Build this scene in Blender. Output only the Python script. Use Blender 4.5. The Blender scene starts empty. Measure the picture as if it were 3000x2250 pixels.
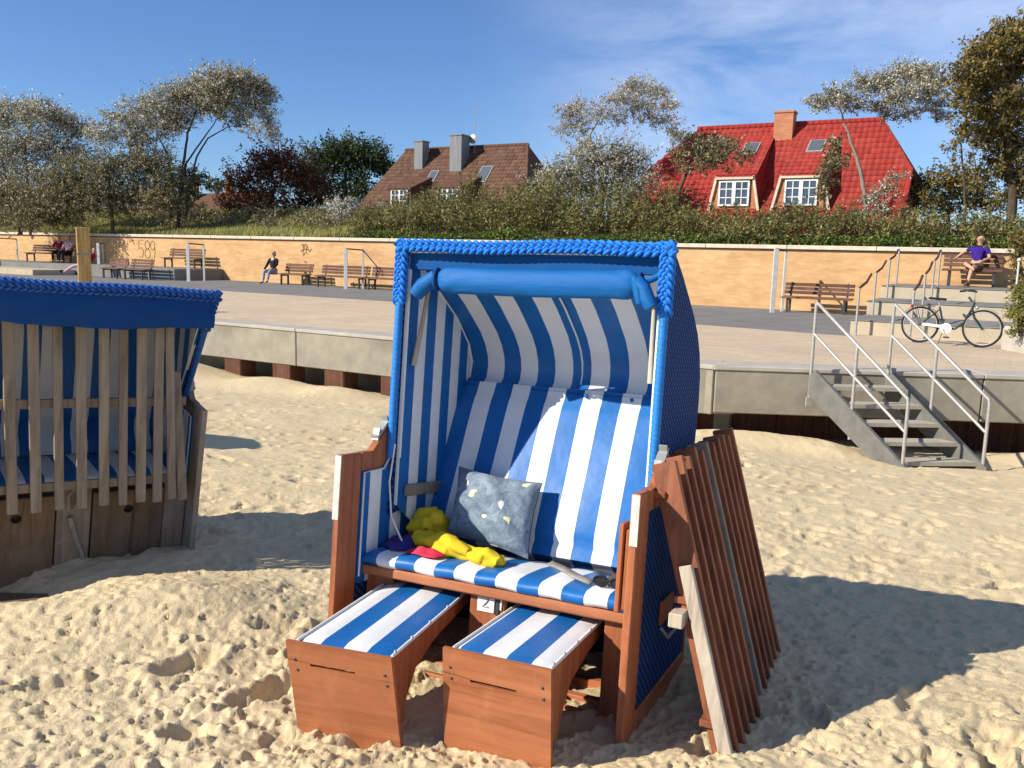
import bpy, bmesh, math, random
import numpy as np
from mathutils import Vector, Matrix
random.seed(7); rng = np.random.default_rng(11)
R = math.radians
scn = bpy.context.scene
col = scn.collection

# ------------------------------------------------------------------ camera
F_PX, TILT, ROLL = 2490.0, math.atan(375.0 / 2490.0), 0.027
_f = np.array([0, math.cos(TILT), -math.sin(TILT)]); _r0 = np.array([1.0, 0, 0]); _u0 = np.cross(_r0, _f)
_r = math.cos(ROLL) * _r0 + math.sin(ROLL) * _u0; _u = -math.sin(ROLL) * _r0 + math.cos(ROLL) * _u0
CAM = np.array([0, 0, 1.58])
cd = bpy.data.cameras.new('camera'); cam = bpy.data.objects.new('camera', cd); col.objects.link(cam)
cd.sensor_width = 36; cd.lens = F_PX / 3000 * 36; cd.clip_start = .05; cd.clip_end = 3000
cam.matrix_world = Matrix(((_r[0], _u[0], -_f[0], CAM[0]), (_r[1], _u[1], -_f[1], CAM[1]), (_r[2], _u[2], -_f[2], CAM[2]), (0, 0, 0, 1)))
scn.camera = cam

def at(x, y, Y):
    """world point at real distance Y seen in the direction (x, y)"""
    d = _f + _r * (x - 1500) / F_PX - _u * (y - 1125) / F_PX
    return CAM + d * (Y / d[1])
def atz(x, y, Z):
    d = _f + _r * (x - 1500) / F_PX - _u * (y - 1125) / F_PX
    return CAM + d * ((Z - CAM[2]) / d[2])

# ------------------------------------------------------------------ light
_az, _el = R(20.0), R(33.0); SUN = np.array([-math.cos(_el) * math.cos(_az), -math.cos(_el) * math.sin(_az), math.sin(_el)]); SUN /= np.linalg.norm(SUN)
w = bpy.data.worlds.new('World'); scn.world = w; w.use_nodes = True
nt = w.node_tree; nt.nodes.clear()
def nn(nt, t, **k):
    n = nt.nodes.new(t)
    for a, b in k.items(): setattr(n, a, b)
    return n
sky = nn(nt, 'ShaderNodeTexSky', sky_type='NISHITA', sun_disc=False)
sky.sun_elevation = math.asin(SUN[2]); sky.sun_rotation = math.atan2(SUN[0], SUN[1])
sky.air_density = 1.0; sky.dust_density = .0; sky.ozone_density = 6.0; sky.altitude = 5
tc = nn(nt, 'ShaderNodeTexCoord')
mp = nn(nt, 'ShaderNodeMapping'); mp.inputs['Scale'].default_value = (2.0, 1.0, 7.0); mp.inputs['Rotation'].default_value = (0, R(16), 0)
mp.inputs['Location'].default_value = (.35, .0, .6)
n1 = nn(nt, 'ShaderNodeTexNoise'); n1.inputs['Scale'].default_value = 2.6; n1.inputs['Detail'].default_value = 9; n1.inputs['Roughness'].default_value = .62; n1.inputs['Distortion'].default_value = .35
n2 = nn(nt, 'ShaderNodeTexNoise'); n2.inputs['Scale'].default_value = 1.7; n2.inputs['Detail'].default_value = 2
mp2 = nn(nt, 'ShaderNodeMapping'); mp2.inputs['Location'].default_value = (2.2, 0.3, 1.05)
r1 = nn(nt, 'ShaderNodeMapRange'); r1.inputs[1].default_value = .31; r1.inputs[2].default_value = .74
r2 = nn(nt, 'ShaderNodeMapRange'); r2.inputs[1].default_value = .30; r2.inputs[2].default_value = .56
mu = nn(nt, 'ShaderNodeMath', operation='MULTIPLY'); mu2 = nn(nt, 'ShaderNodeMath', operation='MULTIPLY'); mu2.inputs[1].default_value = 1.0
mx = nn(nt, 'ShaderNodeMix', data_type='RGBA'); mx.inputs[7].default_value = (7.4, 8.2, 10.2, 1)
bg = nn(nt, 'ShaderNodeBackground'); bg.inputs['Strength'].default_value = .082
wo = nn(nt, 'ShaderNodeOutputWorld')
L = nt.links.new
L(tc.outputs['Generated'], mp.inputs[0]); L(mp.outputs[0], n1.inputs['Vector']); L(tc.outputs['Generated'], mp2.inputs[0]); L(mp2.outputs[0], n2.inputs['Vector'])
sx_ = nn(nt, 'ShaderNodeSeparateXYZ'); L(tc.outputs['Generated'], sx_.inputs[0]); r3 = nn(nt, 'ShaderNodeMapRange', interpolation_type='SMOOTHSTEP'); r3.inputs[1].default_value = -.10; r3.inputs[2].default_value = .42
L(sx_.outputs[0], r3.inputs[0]); mu3 = nn(nt, 'ShaderNodeMath', operation='MULTIPLY'); L(r3.outputs[0], mu3.inputs[1])
L(n1.outputs[0], r1.inputs[0]); L(n2.outputs[0], r2.inputs[0]); L(r1.outputs[0], mu.inputs[0]); L(r2.outputs[0], mu.inputs[1]); L(mu.outputs[0], mu3.inputs[0]); L(mu3.outputs[0], mu2.inputs[0])
tint = nn(nt, 'ShaderNodeMix', data_type='RGBA', blend_type='MULTIPLY'); tint.inputs[0].default_value = 1; tint.inputs[7].default_value = (.89, 1.0, 1.19, 1); L(sky.outputs[0], tint.inputs[6])
L(mu2.outputs[0], mx.inputs[0]); L(tint.outputs[2], mx.inputs[6]); L(mx.outputs[2], bg.inputs[0]); L(bg.outputs[0], wo.inputs[0])
sl = bpy.data.lights.new('sun', 'SUN'); sl.energy = 5.0; sl.angle = R(.53); sl.color = (1, .93, .82)
so = bpy.data.objects.new('sun', sl); col.objects.link(so); so.rotation_euler = Vector(SUN).to_track_quat('Z', 'Y').to_euler()
so.location = (-20, -8, 20)
vs = scn.view_settings; vs.view_transform = 'Standard'; vs.look = 'None'; vs.exposure = 0.5; vs.gamma = 1

# ------------------------------------------------------------------ helpers
def tag(o, label=None, cat=None, group=None, kind=None):
    if label: o['label'] = label
    if cat: o['category'] = cat
    if group: o['group'] = group
    if kind: o['kind'] = kind
    return o
def empty(name, mat=None, label=None, cat=None, group=None):
    o = bpy.data.objects.new(name, None); col.objects.link(o); o.empty_display_size = .1
    if mat is not None: o.matrix_world = mat
    return tag(o, label, cat, group)
def link(name, me, mat, parent=None):
    o = bpy.data.objects.new(name, me); col.objects.link(o)
    if mat is not None and len(me.materials) == 0: me.materials.append(mat)
    if parent is not None: o.parent = parent
    return o
def fastmesh(name, V, Fc):
    me = bpy.data.meshes.new(name); V = np.asarray(V, np.float32); Fc = np.asarray(Fc, np.int32)
    k = Fc.shape[1]; me.vertices.add(len(V)); me.vertices.foreach_set('co', V.ravel())
    me.loops.add(Fc.size); me.loops.foreach_set('vertex_index', Fc.ravel())
    me.polygons.add(len(Fc)); me.polygons.foreach_set('loop_start', np.arange(0, Fc.size, k, dtype=np.int32))
    me.update(calc_edges=True); me.validate(); return me
def frame(o, x, y, z=(0, 0, 1)):
    return Matrix(((x[0], y[0], z[0], o[0]), (x[1], y[1], z[1], o[1]), (x[2], y[2], z[2], o[2]), (0, 0, 0, 1)))

class MB:
    """collects shapes, builds ONE mesh object"""
    def __init__(s): s.V = []; s.F = []; s.sm = []
    def add(s, V, Fs, smooth=False):
        b = len(s.V); s.V += [tuple(map(float, v)) for v in V]; s.F += [tuple(b + i for i in f) for f in Fs]; s.sm += [smooth] * len(Fs); return s
    def box(s, lo, hi, ch=0.0, M=None):
        bm = bmesh.new(); bmesh.ops.create_cube(bm, size=1)
        for v in bm.verts: v.co = Vector([lo[i] + (hi[i] - lo[i]) * (v.co[i] + .5) for i in range(3)])
        if ch > 0: bmesh.ops.bevel(bm, geom=bm.edges[:], offset=ch, segments=1, affect='EDGES', profile=.5)
        bm.verts.index_update()
        V = [(M @ v.co if M is not None else v.co) for v in bm.verts]; Fs = [[v.index for v in f.verts] for f in bm.faces]; bm.free()
        return s.add(V, Fs)
    def beam(s, a, b, wx, wy, ref=(0, 0, 1), ch=0.0):
        a, b = Vector(a), Vector(b); d = (b - a); l = d.length; d.normalize(); rf = Vector(ref)
        if abs(d.dot(rf)) > .98: rf = Vector((0, 1, 0))
        x = d.cross(rf).normalized(); y = x.cross(d)
        return s.box((-wx / 2, -wy / 2, 0), (wx / 2, wy / 2, l), ch, frame(a, x, y, d))
    def tube(s, P, r, n=8, caps=True, smooth=True):
        P = [Vector(p) for p in P]; r = r if hasattr(r, '__len__') else [r] * len(P); V = []; Fs = []; up = None
        for i, p in enumerate(P):
            d = (P[min(i + 1, len(P) - 1)] - P[max(i - 1, 0)]).normalized()
            if up is None:
                up = Vector((0, 0, 1)) if abs(d.z) < .9 else Vector((1, 0, 0))
            x = d.cross(up)
            if x.length < 1e-4: x = d.cross(Vector((1, .3, .2)))
            x.normalize(); y = x.cross(d).normalized(); up = y
            for k in range(n):
                a = 2 * math.pi * k / n; V.append(p + (x * math.cos(a) + y * math.sin(a)) * r[i])
        for i in range(len(P) - 1):
            for k in range(n):
                Fs.append((i * n + k, i * n + (k + 1) % n, (i + 1) * n + (k + 1) % n, (i + 1) * n + k))
        s.add(V, Fs, smooth)
        if caps: s.add(V[:n], [tuple(range(n))]); s.add(V[-n:], [tuple(reversed(range(n)))])
        return s
    def prism(s, poly, h0, h1, fn):
        """extrude a 2-D polygon; fn(u, v, h) -> xyz"""
        n = len(poly); V = [fn(u, v, h0) for u, v in poly] + [fn(u, v, h1) for u, v in poly]
        return s.add(V, [tuple(range(n)), tuple(reversed(range(n, 2 * n)))] + [(i, i + n, (i + 1) % n + n, (i + 1) % n) for i in range(n)])
    def grid(s, P, smooth=True, wrap=False):
        m, n = len(P), len(P[0]); V = [p for r_ in P for p in r_]
        Fs = [(i * n + j, i * n + j + 1, (i + 1) * n + j + 1, (i + 1) * n + j) for i in range(m - 1) for j in range(n - 1)]
        if wrap: Fs += [(i * n + n - 1, i * n, (i + 1) * n, (i + 1) * n + n - 1) for i in range(m - 1)]
        return s.add(V, Fs, smooth)
    def ball(s, c, r, nu=10, nv=7):
        r = r if hasattr(r, '__len__') else (r, r, r)
        return s.grid([[(c[0] + r[0] * math.sin(math.pi * i / nv) * math.cos(2 * math.pi * j / nu), c[1] + r[1] * math.sin(math.pi * i / nv) * math.sin(2 * math.pi * j / nu), c[2] + r[2] * math.cos(math.pi * i / nv)) for j in range(nu)] for i in range(nv + 1)], True, True)
    def holed(s, lo, hi, hole, t, fn, n=24):
        """plate lo..hi (2-D) with a hole given as list of n points (ccw), thickness t; fn(u,v,h)->xyz"""
        n = len(hole); cx = sum(p[0] for p in hole) / n; cy = sum(p[1] for p in hole) / n
        out = []
        crn = [(hi[0], hi[1]), (lo[0], hi[1]), (lo[0], lo[1]), (hi[0], lo[1])]
        for p in hole:
            dx, dy = p[0] - cx, p[1] - cy; k = 1e9
            if dx > 1e-9: k = min(k, (hi[0] - cx) / dx)
            if dx < -1e-9: k = min(k, (lo[0] - cx) / dx)
            if dy > 1e-9: k = min(k, (hi[1] - cy) / dy)
            if dy < -1e-9: k = min(k, (lo[1] - cy) / dy)
            out.append((cx + dx * k, cy + dy * k))
        for c in crn:
            i = min(range(n), key=lambda i: (out[i][0] - c[0]) ** 2 + (out[i][1] - c[1]) ** 2); out[i] = c
        V = [fn(u, v, 0) for u, v in hole] + [fn(u, v, 0) for u, v in out] + [fn(u, v, t) for u, v in hole] + [fn(u, v, t) for u, v in out]
        Fs = []
        for i in range(n):
            j = (i + 1) % n
            Fs += [(i, j, n + j, n + i), (2 * n + j, 2 * n + i, 3 * n + i, 3 * n + j), (i, 2 * n + i, 2 * n + j, j), (n + j, 3 * n + j, 3 * n + i, n + i)]
        return s.add(V, Fs)
    def mesh(s, name):
        me = bpy.data.meshes.new(name); me.from_pydata(s.V, [], s.F); me.polygons.foreach_set('use_smooth', s.sm)
        bm = bmesh.new(); bm.from_mesh(me); bmesh.ops.recalc_face_normals(bm, faces=bm.faces[:]); bm.to_mesh(me); bm.free(); return me
    def build(s, name, mat, parent=None): return link(name, s.mesh(name), mat, parent)

# ------------------------------------------------------------------ materials
MAT = {}
def base_mat(name, rough=.6, spec=.3):
    m = bpy.data.materials.new(name); m.use_nodes = True; nt = m.node_tree; b = nt.nodes['Principled BSDF']
    b.inputs['Roughness'].default_value = rough; b.inputs['Specular IOR Level'].default_value = spec; MAT[name] = m
    return m, nt, b
def coords(nt, space='Object', scale=(1, 1, 1), rot=(0, 0, 0), loc=(0, 0, 0)):
    t = nn(nt, 'ShaderNodeTexCoord'); m = nn(nt, 'ShaderNodeMapping'); m.inputs['Scale'].default_value = scale; m.inputs['Rotation'].default_value = rot; m.inputs['Location'].default_value = loc
    if space == 'World':
        g = nn(nt, 'ShaderNodeNewGeometry'); nt.links.new(g.outputs['Position'], m.inputs[0])
    else: nt.links.new(t.outputs[space], m.inputs[0])
    return m.outputs[0]
def noise(nt, vec, scale, detail=4, rough=.55, dist=0):
    n = nn(nt, 'ShaderNodeTexNoise'); n.inputs['Scale'].default_value = scale; n.inputs['Detail'].default_value = detail; n.inputs['Roughness'].default_value = rough; n.inputs['Distortion'].default_value = dist
    nt.links.new(vec, n.inputs['Vector']); return n.outputs[0]
def ramp(nt, fac, stops):
    r_ = nn(nt, 'ShaderNodeValToRGB'); e = r_.color_ramp.elements
    while len(e) < len(stops): e.new(.5)
    for i, (p, c) in enumerate(stops): e[i].position = p; e[i].color = (*c, 1)
    nt.links.new(fac, r_.inputs[0]); return r_.outputs[0]
def mixc(nt, fac, a, b, mode='MIX'):
    m = nn(nt, 'ShaderNodeMix', data_type='RGBA', blend_type=mode)
    for sock, v in ((0, fac), (6, a), (7, b)):
        if hasattr(v, 'is_linked'): nt.links.new(v, m.inputs[sock])
        elif sock == 0: m.inputs[0].default_value = v
        else: m.inputs[sock].default_value = (*v, 1)
    return m.outputs[2]
def bump(nt, b, h, strength=.3, dist=.01):
    n = nn(nt, 'ShaderNodeBump'); n.inputs['Strength'].default_value = strength; n.inputs['Distance'].default_value = dist
    nt.links.new(h, n.inputs['Height']); nt.links.new(n.outputs[0], b.inputs['Normal'])
def math_(nt, op, a, b=None):
    m = nn(nt, 'ShaderNodeMath', operation=op)
    for i, v in enumerate((a, b)):
        if v is None: continue
        if hasattr(v, 'is_linked'): nt.links.new(v, m.inputs[i])
        else: m.inputs[i].default_value = v
    return m.outputs[0]
def setc(nt, b, c):
    if hasattr(c, 'is_linked'): nt.links.new(c, b.inputs['Base Color'])
    else: b.inputs['Base Color'].default_value = (*c, 1)

def mottled(name, c1, c2, scale=6, rough=.8, spec=.2, bs=.2, bscale=40, bdist=.004, stretch=(1, 1, 1), space='Object', c3=None, fine=None):
    m, nt, b = base_mat(name, rough, spec); v = coords(nt, space, stretch)
    n = noise(nt, v, scale, 6, .62)
    c = ramp(nt, n, [(.32, c1), (.68, c2)])
    if c3: c = mixc(nt, math_(nt, 'MULTIPLY', ramp(nt, noise(nt, v, scale * .27, 4, .6, .5), [(.5, (0, 0, 0)), (.72, (1, 1, 1))]), .8), c, c3)
    setc(nt, b, c)
    if bs: bump(nt, b, noise(nt, v, bscale, 5, .6), bs, bdist)
    return m
def wood(name, dark, mid, light, axis=2, rough=.55, spec=.35, grain=9, bs=.25, grey=None):
    m, nt, b = base_mat(name, rough, spec); sc = [14, 14, 14]; sc[axis] = .9
    oi = nn(nt, 'ShaderNodeObjectInfo')
    v = coords(nt, 'Object', tuple(sc))
    va = nn(nt, 'ShaderNodeVectorMath', operation='ADD'); nt.links.new(v, va.inputs[0])
    cx = nn(nt, 'ShaderNodeCombineXYZ'); k = math_(nt, 'MULTIPLY', oi.outputs['Random'], 37.0)
    nt.links.new(k, cx.inputs[0]); nt.links.new(k, cx.inputs[1]); nt.links.new(cx.outputs[0], va.inputs[1])
    n = noise(nt, va.outputs[0], 1.6, 7, .65, .8)
    c = ramp(nt, n, [(.30, tuple(x * .8 for x in dark)), (.5, mid), (.70, light)])
    big = noise(nt, coords(nt, 'Object', (3, 3, 3)), 1.3, 3)
    if grey: c = mixc(nt, ramp(nt, big, [(.42, (0, 0, 0)), (.66, (.8, .8, .8))]), c, grey)
    c = mixc(nt, math_(nt, 'MULTIPLY', ramp(nt, noise(nt, coords(nt, 'Object', (6, 6, 6)), 1.2, 6, .7, .6), [(.52, (0, 0, 0)), (.74, (1, 1, 1))]), .35), c, tuple(min(1, x * 1.25 + .03) for x in light))
    c = mixc(nt, math_(nt, 'MULTIPLY', ramp(nt, noise(nt, coords(nt, 'Object', tuple(x * 2.2 for x in sc)), 2.0, 3, .6), [(.66, (0, 0, 0)), (.74, (1, 1, 1))]), .45), c, tuple(x * .55 for x in dark))
    hsv = nn(nt, 'ShaderNodeHueSaturation'); nt.links.new(c, hsv.inputs['Color']); nt.links.new(math_(nt, 'ADD', math_(nt, 'MULTIPLY', oi.outputs['Random'], .3), .85), hsv.inputs['Value'])
    setc(nt, b, hsv.outputs[0]); bump(nt, b, n, bs, .003); return m
BLUE, WHITE = (.008, .125, .385), (.78, .785, .77)
def stripes(name, axis, phase, period=.178, rough=.42, bulge=True):
    m, nt, b = base_mat(name, rough, .35); v = coords(nt, 'Object'); s = nn(nt, 'ShaderNodeSeparateXYZ'); nt.links.new(v, s.inputs[0])
    p = math_(nt, 'FRACT', math_(nt, 'ADD', math_(nt, 'DIVIDE', math_(nt, 'SUBTRACT', s.outputs[axis], phase), period), 40.0))
    k = math_(nt, 'LESS_THAN', p, .5)
    wv = noise(nt, v, 9, 4, .6)
    blue = mixc(nt, wv, tuple(x * .8 for x in BLUE), tuple(x * 1.2 for x in BLUE)); wh = mixc(nt, wv, (.72, .725, .71), (.82, .825, .81))
    dirt = ramp(nt, noise(nt, v, 3.2, 6, .7, .4), [(.5, (1, 1, 1)), (.8, (.80, .76, .69))])
    setc(nt, b, mixc(nt, .55, mixc(nt, k, blue, wh), dirt, 'MULTIPLY'))
    h = math_(nt, 'ADD', math_(nt, 'MULTIPLY', noise(nt, v, 5, 3), 1.0), math_(nt, 'MULTIPLY', noise(nt, v, 900, 1), .03)); bump(nt, b, h, .35, .02); return m
stripes('stripe_x', 0, .031); stripes('stripe_back', 0, -.096, .178); stripes('stripe_y', 1, .435, .162)
stripes('stripe_foot', 0, .0, .168); stripes('stripe_foot_b', 0, -.065, .17); stripes('stripe_arm', 1, .19, .17)
def vinyl(name, c, rough=.34):
    m, nt, b = base_mat(name, rough, .22); v = coords(nt, 'Object', (1, 3, 3)); n = noise(nt, v, 6, 4, .6)
    setc(nt, b, mixc(nt, n, tuple(x * .75 for x in c), tuple(x * 1.2 for x in c))); bump(nt, b, noise(nt, coords(nt, 'Object', (.7, 4, 4)), 5, 3), .3, .02); return m
vinyl('vinyl_blue', (.006, .115, .36), .6); vinyl('vinyl_navy', (.005, .055, .20), .75); vinyl('beam_blue', (.004, .075, .24), .85)
def wicker(name, c1, c2, holes=True):
    m, nt, b = base_mat(name, .75, .12); v = coords(nt, 'Object'); s = nn(nt, 'ShaderNodeSeparateXYZ'); nt.links.new(v, s.inputs[0])
    yy = math_(nt, 'ADD', s.outputs[1], s.outputs[0])
    u = math_(nt, 'SINE', math_(nt, 'MULTIPLY', yy, 2 * math.pi / .042)); q = math_(nt, 'SINE', math_(nt, 'MULTIPLY', s.outputs[2], 2 * math.pi / .036))
    h = math_(nt, 'MULTIPLY', u, q); a = math_(nt, 'ABSOLUTE', h)
    k = ramp(nt, math_(nt, 'ADD', math_(nt, 'MULTIPLY', h, .5), .5), [(.25, tuple(x * .55 for x in c1)), (.5, c1), (.85, c2)])
    if holes:
        hu = math_(nt, 'SINE', math_(nt, 'ADD', math_(nt, 'MULTIPLY', yy, 2 * math.pi / .042), 1.57)); hq = math_(nt, 'SINE', math_(nt, 'ADD', math_(nt, 'MULTIPLY', s.outputs[2], 2 * math.pi / .036), 1.57))
        hole = math_(nt, 'GREATER_THAN', math_(nt, 'MULTIPLY', hu, hq), .72)
        k = mixc(nt, hole, k, (.006, .008, .02))
    setc(nt, b, k); bump(nt, b, h, .7, .006); return m
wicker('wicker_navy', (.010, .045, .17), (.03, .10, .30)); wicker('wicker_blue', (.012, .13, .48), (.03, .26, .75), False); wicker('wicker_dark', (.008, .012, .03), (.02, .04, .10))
mottled('braid', (.010, .13, .52), (.025, .24, .74), 60, .62, .22, .6, 260, .004)
mottled('braid_shaded', (.008, .05, .22), (.02, .13, .46), 60, .5, .4, .35, 300, .002)  # darker copy of braid, the rim's shade is put into the colour
mottled('rim_blue', (.010, .15, .50), (.022, .23, .65), 30, .5, .3, .5, 120, .002, (1, 1, 6))
wood('mahogany', (.25, .075, .028), (.34, .11, .042), (.43, .155, .062), 2)
wood('mahogany_x', (.33, .105, .04), (.40, .14, .056), (.46, .175, .075), 0)
wood('mahogany_lattice', (.17, .052, .022), (.25, .08, .033), (.33, .115, .048), 2)
wood('pale_wood', (.30, .25, .19), (.44, .37, .28), (.55, .48, .37), 2, .75, .2)
wood('grey_wood', (.16, .125, .09), (.26, .205, .15), (.36, .29, .22), 2, .8, .15, grey=(.22, .205, .18))
wood('grey_wood_x', (.10, .066, .04), (.16, .11, .07), (.22, .155, .10), 2, .8, .15, grey=(.14, .112, .082))
wood('slat_wood', (.17, .135, .10), (.26, .212, .162), (.34, .285, .22), 2, .8, .15)
wood('bench_wood', (.085, .04, .026), (.14, .07, .045), (.20, .105, .07), 0, .6, .25)
wood('pile_wood', (.07, .032, .02), (.12, .055, .034), (.17, .08, .05), 2, .85, .1)
wood('post_wood', (.27, .16, .055), (.40, .25, .09), (.48, .31, .13), 2, .7, .2)
mottled('paint_white', (.70, .70, .66), (.80, .80, .77), 20, .5, .3, .1, 60)
mottled('paint_chip', (.46, .43, .36), (.68, .66, .60), 30, .6, .3, .2, 60)
mottled('steel', (.34, .32, .29), (.46, .44, .40), 30, .5, .4, .05, 80); MAT['steel'].node_tree.nodes['Principled BSDF'].inputs['Metallic'].default_value = .35
mottled('steel_dull', (.30, .29, .27), (.42, .41, .38), 14, .5, .4, .1, 80); MAT['steel_dull'].node_tree.nodes['Principled BSDF'].inputs['Metallic'].default_value = .3
mottled('zinc_post', (.50, .49, .46), (.62, .61, .58), 8, .55, .3, .05, 80)
mottled('dark_metal', (.03, .03, .032), (.06, .06, .06), 20, .5, .4, .05, 60)
mottled('black', (.008, .008, .009), (.02, .02, .02), 20, .5, .3, .05, 60)
mottled('concrete', (.26, .235, .178), (.35, .318, .245), 3, .9, .15, .35, 30, .006, c3=(.20, .18, .135))
mottled('concrete_cap', (.37, .335, .28), (.45, .41, .345), 3, .9, .15, .3, 40, .004)
mottled('stair_concrete', (.33, .295, .235), (.43, .385, .31), 5, .85, .15, .2, 40, .004)
mottled('stringer', (.115, .113, .098), (.17, .165, .145), 6, .6, .3, .1, 40)
mottled('asphalt', (.165, .16, .148), (.215, .208, .195), 1.2, .92, .12, .4, 60, .005, space='World')
mottled('terrace_grey', (.17, .168, .155), (.23, .225, .21), 1.5, .9, .12, .3, 60, .004, space='World')
mottled('riser', (.42, .35, .245), (.50, .42, .30), 2.5, .9, .12, .3, 40, .004, space='World')
mottled('coping', (.52, .45, .34), (.66, .58, .45), 4, .85, .15, .2, 30, .004, space='World')
mottled('graffiti', (.10, .07, .04), (.20, .13, .07), 14, .8, .1, 0)
mottled('yellow_cloth', (.60, .42, .02), (.76, .56, .035), 14, .85, .08, .25, 160, .003)
mottled('fabric_dark', (.012, .012, .014), (.03, .03, .035), 20, .85, .1, .2, 60)
mottled('cloth_mix', (.02, .03, .16), (.10, .05, .22), 9, .85, .1, .3, 50, c3=(.05, .10, .09))
mottled('cloth_red', (.55, .02, .06), (.68, .05, .09), 12, .85, .1, .3, 50)
mottled('strap_grey', (.22, .20, .17), (.33, .30, .26), 30, .8, .1, .2, 90)
mottled('denim', (.16, .20, .27), (.34, .38, .43), 8, .85, .1, .2, 50)
mottled('skin', (.46, .25, .16), (.54, .31, .21), 8, .55, .3, .05, 50)
mottled('shirt_violet', (.028, .012, .14), (.045, .02, .20), 10, .85, .1, .2, 40)
mottled('khaki', (.10, .085, .05), (.15, .125, .08), 10, .85, .1, .2, 40)
mottled('shoe_brown', (.12, .035, .02), (.18, .055, .03), 10, .7, .2, .1, 40)
mottled('pink', (.55, .33, .38), (.68, .44, .48), 10, .85, .1, .2, 40)
mottled('red_cloth', (.22, .02, .03), (.32, .04, .05), 10, .85, .1, .2, 40)
mottled('hair_brown', (.05, .028, .015), (.09, .05, .028), 40, .6, .3, .4, 90)
mottled('hair_grey', (.30, .26, .21), (.42, .37, .31), 40, .6, .3, .4, 90)
mottled('rubber', (.012, .012, .013), (.022, .022, .022), 30, .7, .2, .1, 80)
mottled('bike_green', (.012, .030, .030), (.022, .045, .042), 10, .35, .5, 0)
mottled('zinc_clad', (.14, .15, .155), (.20, .21, .215), 1.5, .5, .4, .1, 10, stretch=(3, 3, .4))
mottled('render_cream', (.55, .47, .36), (.64, .56, .44), 3, .85, .15, .1, 30)
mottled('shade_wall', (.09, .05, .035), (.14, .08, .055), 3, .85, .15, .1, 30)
def glass():
    m, nt, b = base_mat('glass', .06, .8); setc(nt, b, (.05, .075, .11)); return m
glass()
def skyglass():
    m, nt, b = base_mat('glass_roof', .12, .8); setc(nt, b, (.10, .11, .125)); return m
skyglass()
def bricks(name, c1, c2, mortar, sc=1.0, w_=.24, h_=.078, bs=.5, rotated=None, squash=None):
    m, nt, b = base_mat(name, .85, .15); v = coords(nt, 'Object')
    s = nn(nt, 'ShaderNodeSeparateXYZ'); nt.links.new(v, s.inputs[0]); cx = nn(nt, 'ShaderNodeCombineXYZ')
    nt.links.new(s.outputs[0], cx.inputs[0]); nt.links.new(s.outputs[2], cx.inputs[1])
    t = nn(nt, 'ShaderNodeTexBrick'); t.inputs['Scale'].default_value = 1; t.inputs['Brick Width'].default_value = w_; t.inputs['Row Height'].default_value = h_; t.inputs['Mortar Size'].default_value = .006; t.inputs['Bias'].default_value = -.1
    t.inputs['Color1'].default_value = (*c1, 1); t.inputs['Color2'].default_value = (*c2, 1); t.inputs['Mortar'].default_value = (*mortar, 1); nt.links.new(cx.outputs[0], t.inputs['Vector'])
    big = ramp(nt, noise(nt, v, .9, 5, .6, .3), [(.3, (.86, .82, .76)), (.7, (1.08, 1.06, 1.03))])
    st = ramp(nt, noise(nt, coords(nt, 'Object', (.5, 1, 3.5)), 1.4, 5, .6, .6), [(.45, (1, 1, 1)), (.75, (.84, .78, .70))])
    setc(nt, b, mixc(nt, 1.0, mixc(nt, 1.0, t.outputs[0], big, 'MULTIPLY'), st, 'MULTIPLY')); bump(nt, b, t.outputs['Fac'], -bs, .006); return m
bricks('brick_yellow', (.56, .345, .165), (.65, .42, .215), (.55, .385, .225))
bricks('brick_red', (.42, .17, .09), (.52, .23, .13), (.40, .25, .17))
def pavers():
    m, nt, b = base_mat('pavers', .9, .12); v = coords(nt, 'World', (1, 1, 1), (0, 0, R(29.7)))
    t = nn(nt, 'ShaderNodeTexBrick'); t.inputs['Scale'].default_value = 1; t.inputs['Brick Width'].default_value = .4; t.inputs['Row Height'].default_value = .2; t.inputs['Mortar Size'].default_value = .006
    t.inputs['Color1'].default_value = (.50, .392, .275, 1); t.inputs['Color2'].default_value = (.56, .445, .315, 1); t.inputs['Mortar'].default_value = (.42, .33, .235, 1); nt.links.new(v, t.inputs['Vector'])
    big = ramp(nt, noise(nt, v, .5, 5, .6), [(.3, (.9, .89, .88)), (.7, (1.06, 1.05, 1.03))])
    setc(nt, b, mixc(nt, 1.0, t.outputs[0], big, 'MULTIPLY')); bump(nt, b, t.outputs['Fac'], -.3, .004)
pavers()
def sand():
    m, nt, b = base_mat('sand', .95, .08); v = coords(nt, 'World')
    n = noise(nt, v, 1.3, 6, .6); f = noise(nt, v, 60, 4, .7); g = noise(nt, v, 700, 2, .8)
    c = ramp(nt, n, [(.3, (.61, .49, .292)), (.7, (.70, .57, .355))])
    c = mixc(nt, 1.0, c, ramp(nt, f, [(.3, (.90, .89, .88)), (.7, (1.07, 1.07, 1.07))]), 'MULTIPLY')
    sp = ramp(nt, noise(nt, v, 38, 2, .5), [(.76, (1, 1, 1)), (.80, (.45, .38, .30))])
    c = mixc(nt, .7, c, sp, 'MULTIPLY'); c = mixc(nt, 1.0, c, ramp(nt, g, [(.25, (.86, .85, .84)), (.75, (1.1, 1.1, 1.1))]), 'MULTIPLY')
    setc(nt, b, c); h = math_(nt, 'ADD', math_(nt, 'MULTIPLY', noise(nt, v, 34, 6, .7), 1.0), math_(nt, 'MULTIPLY', noise(nt, v, 220, 3, .7), .22)); bump(nt, b, h, .5, .03)
sand()
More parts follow.
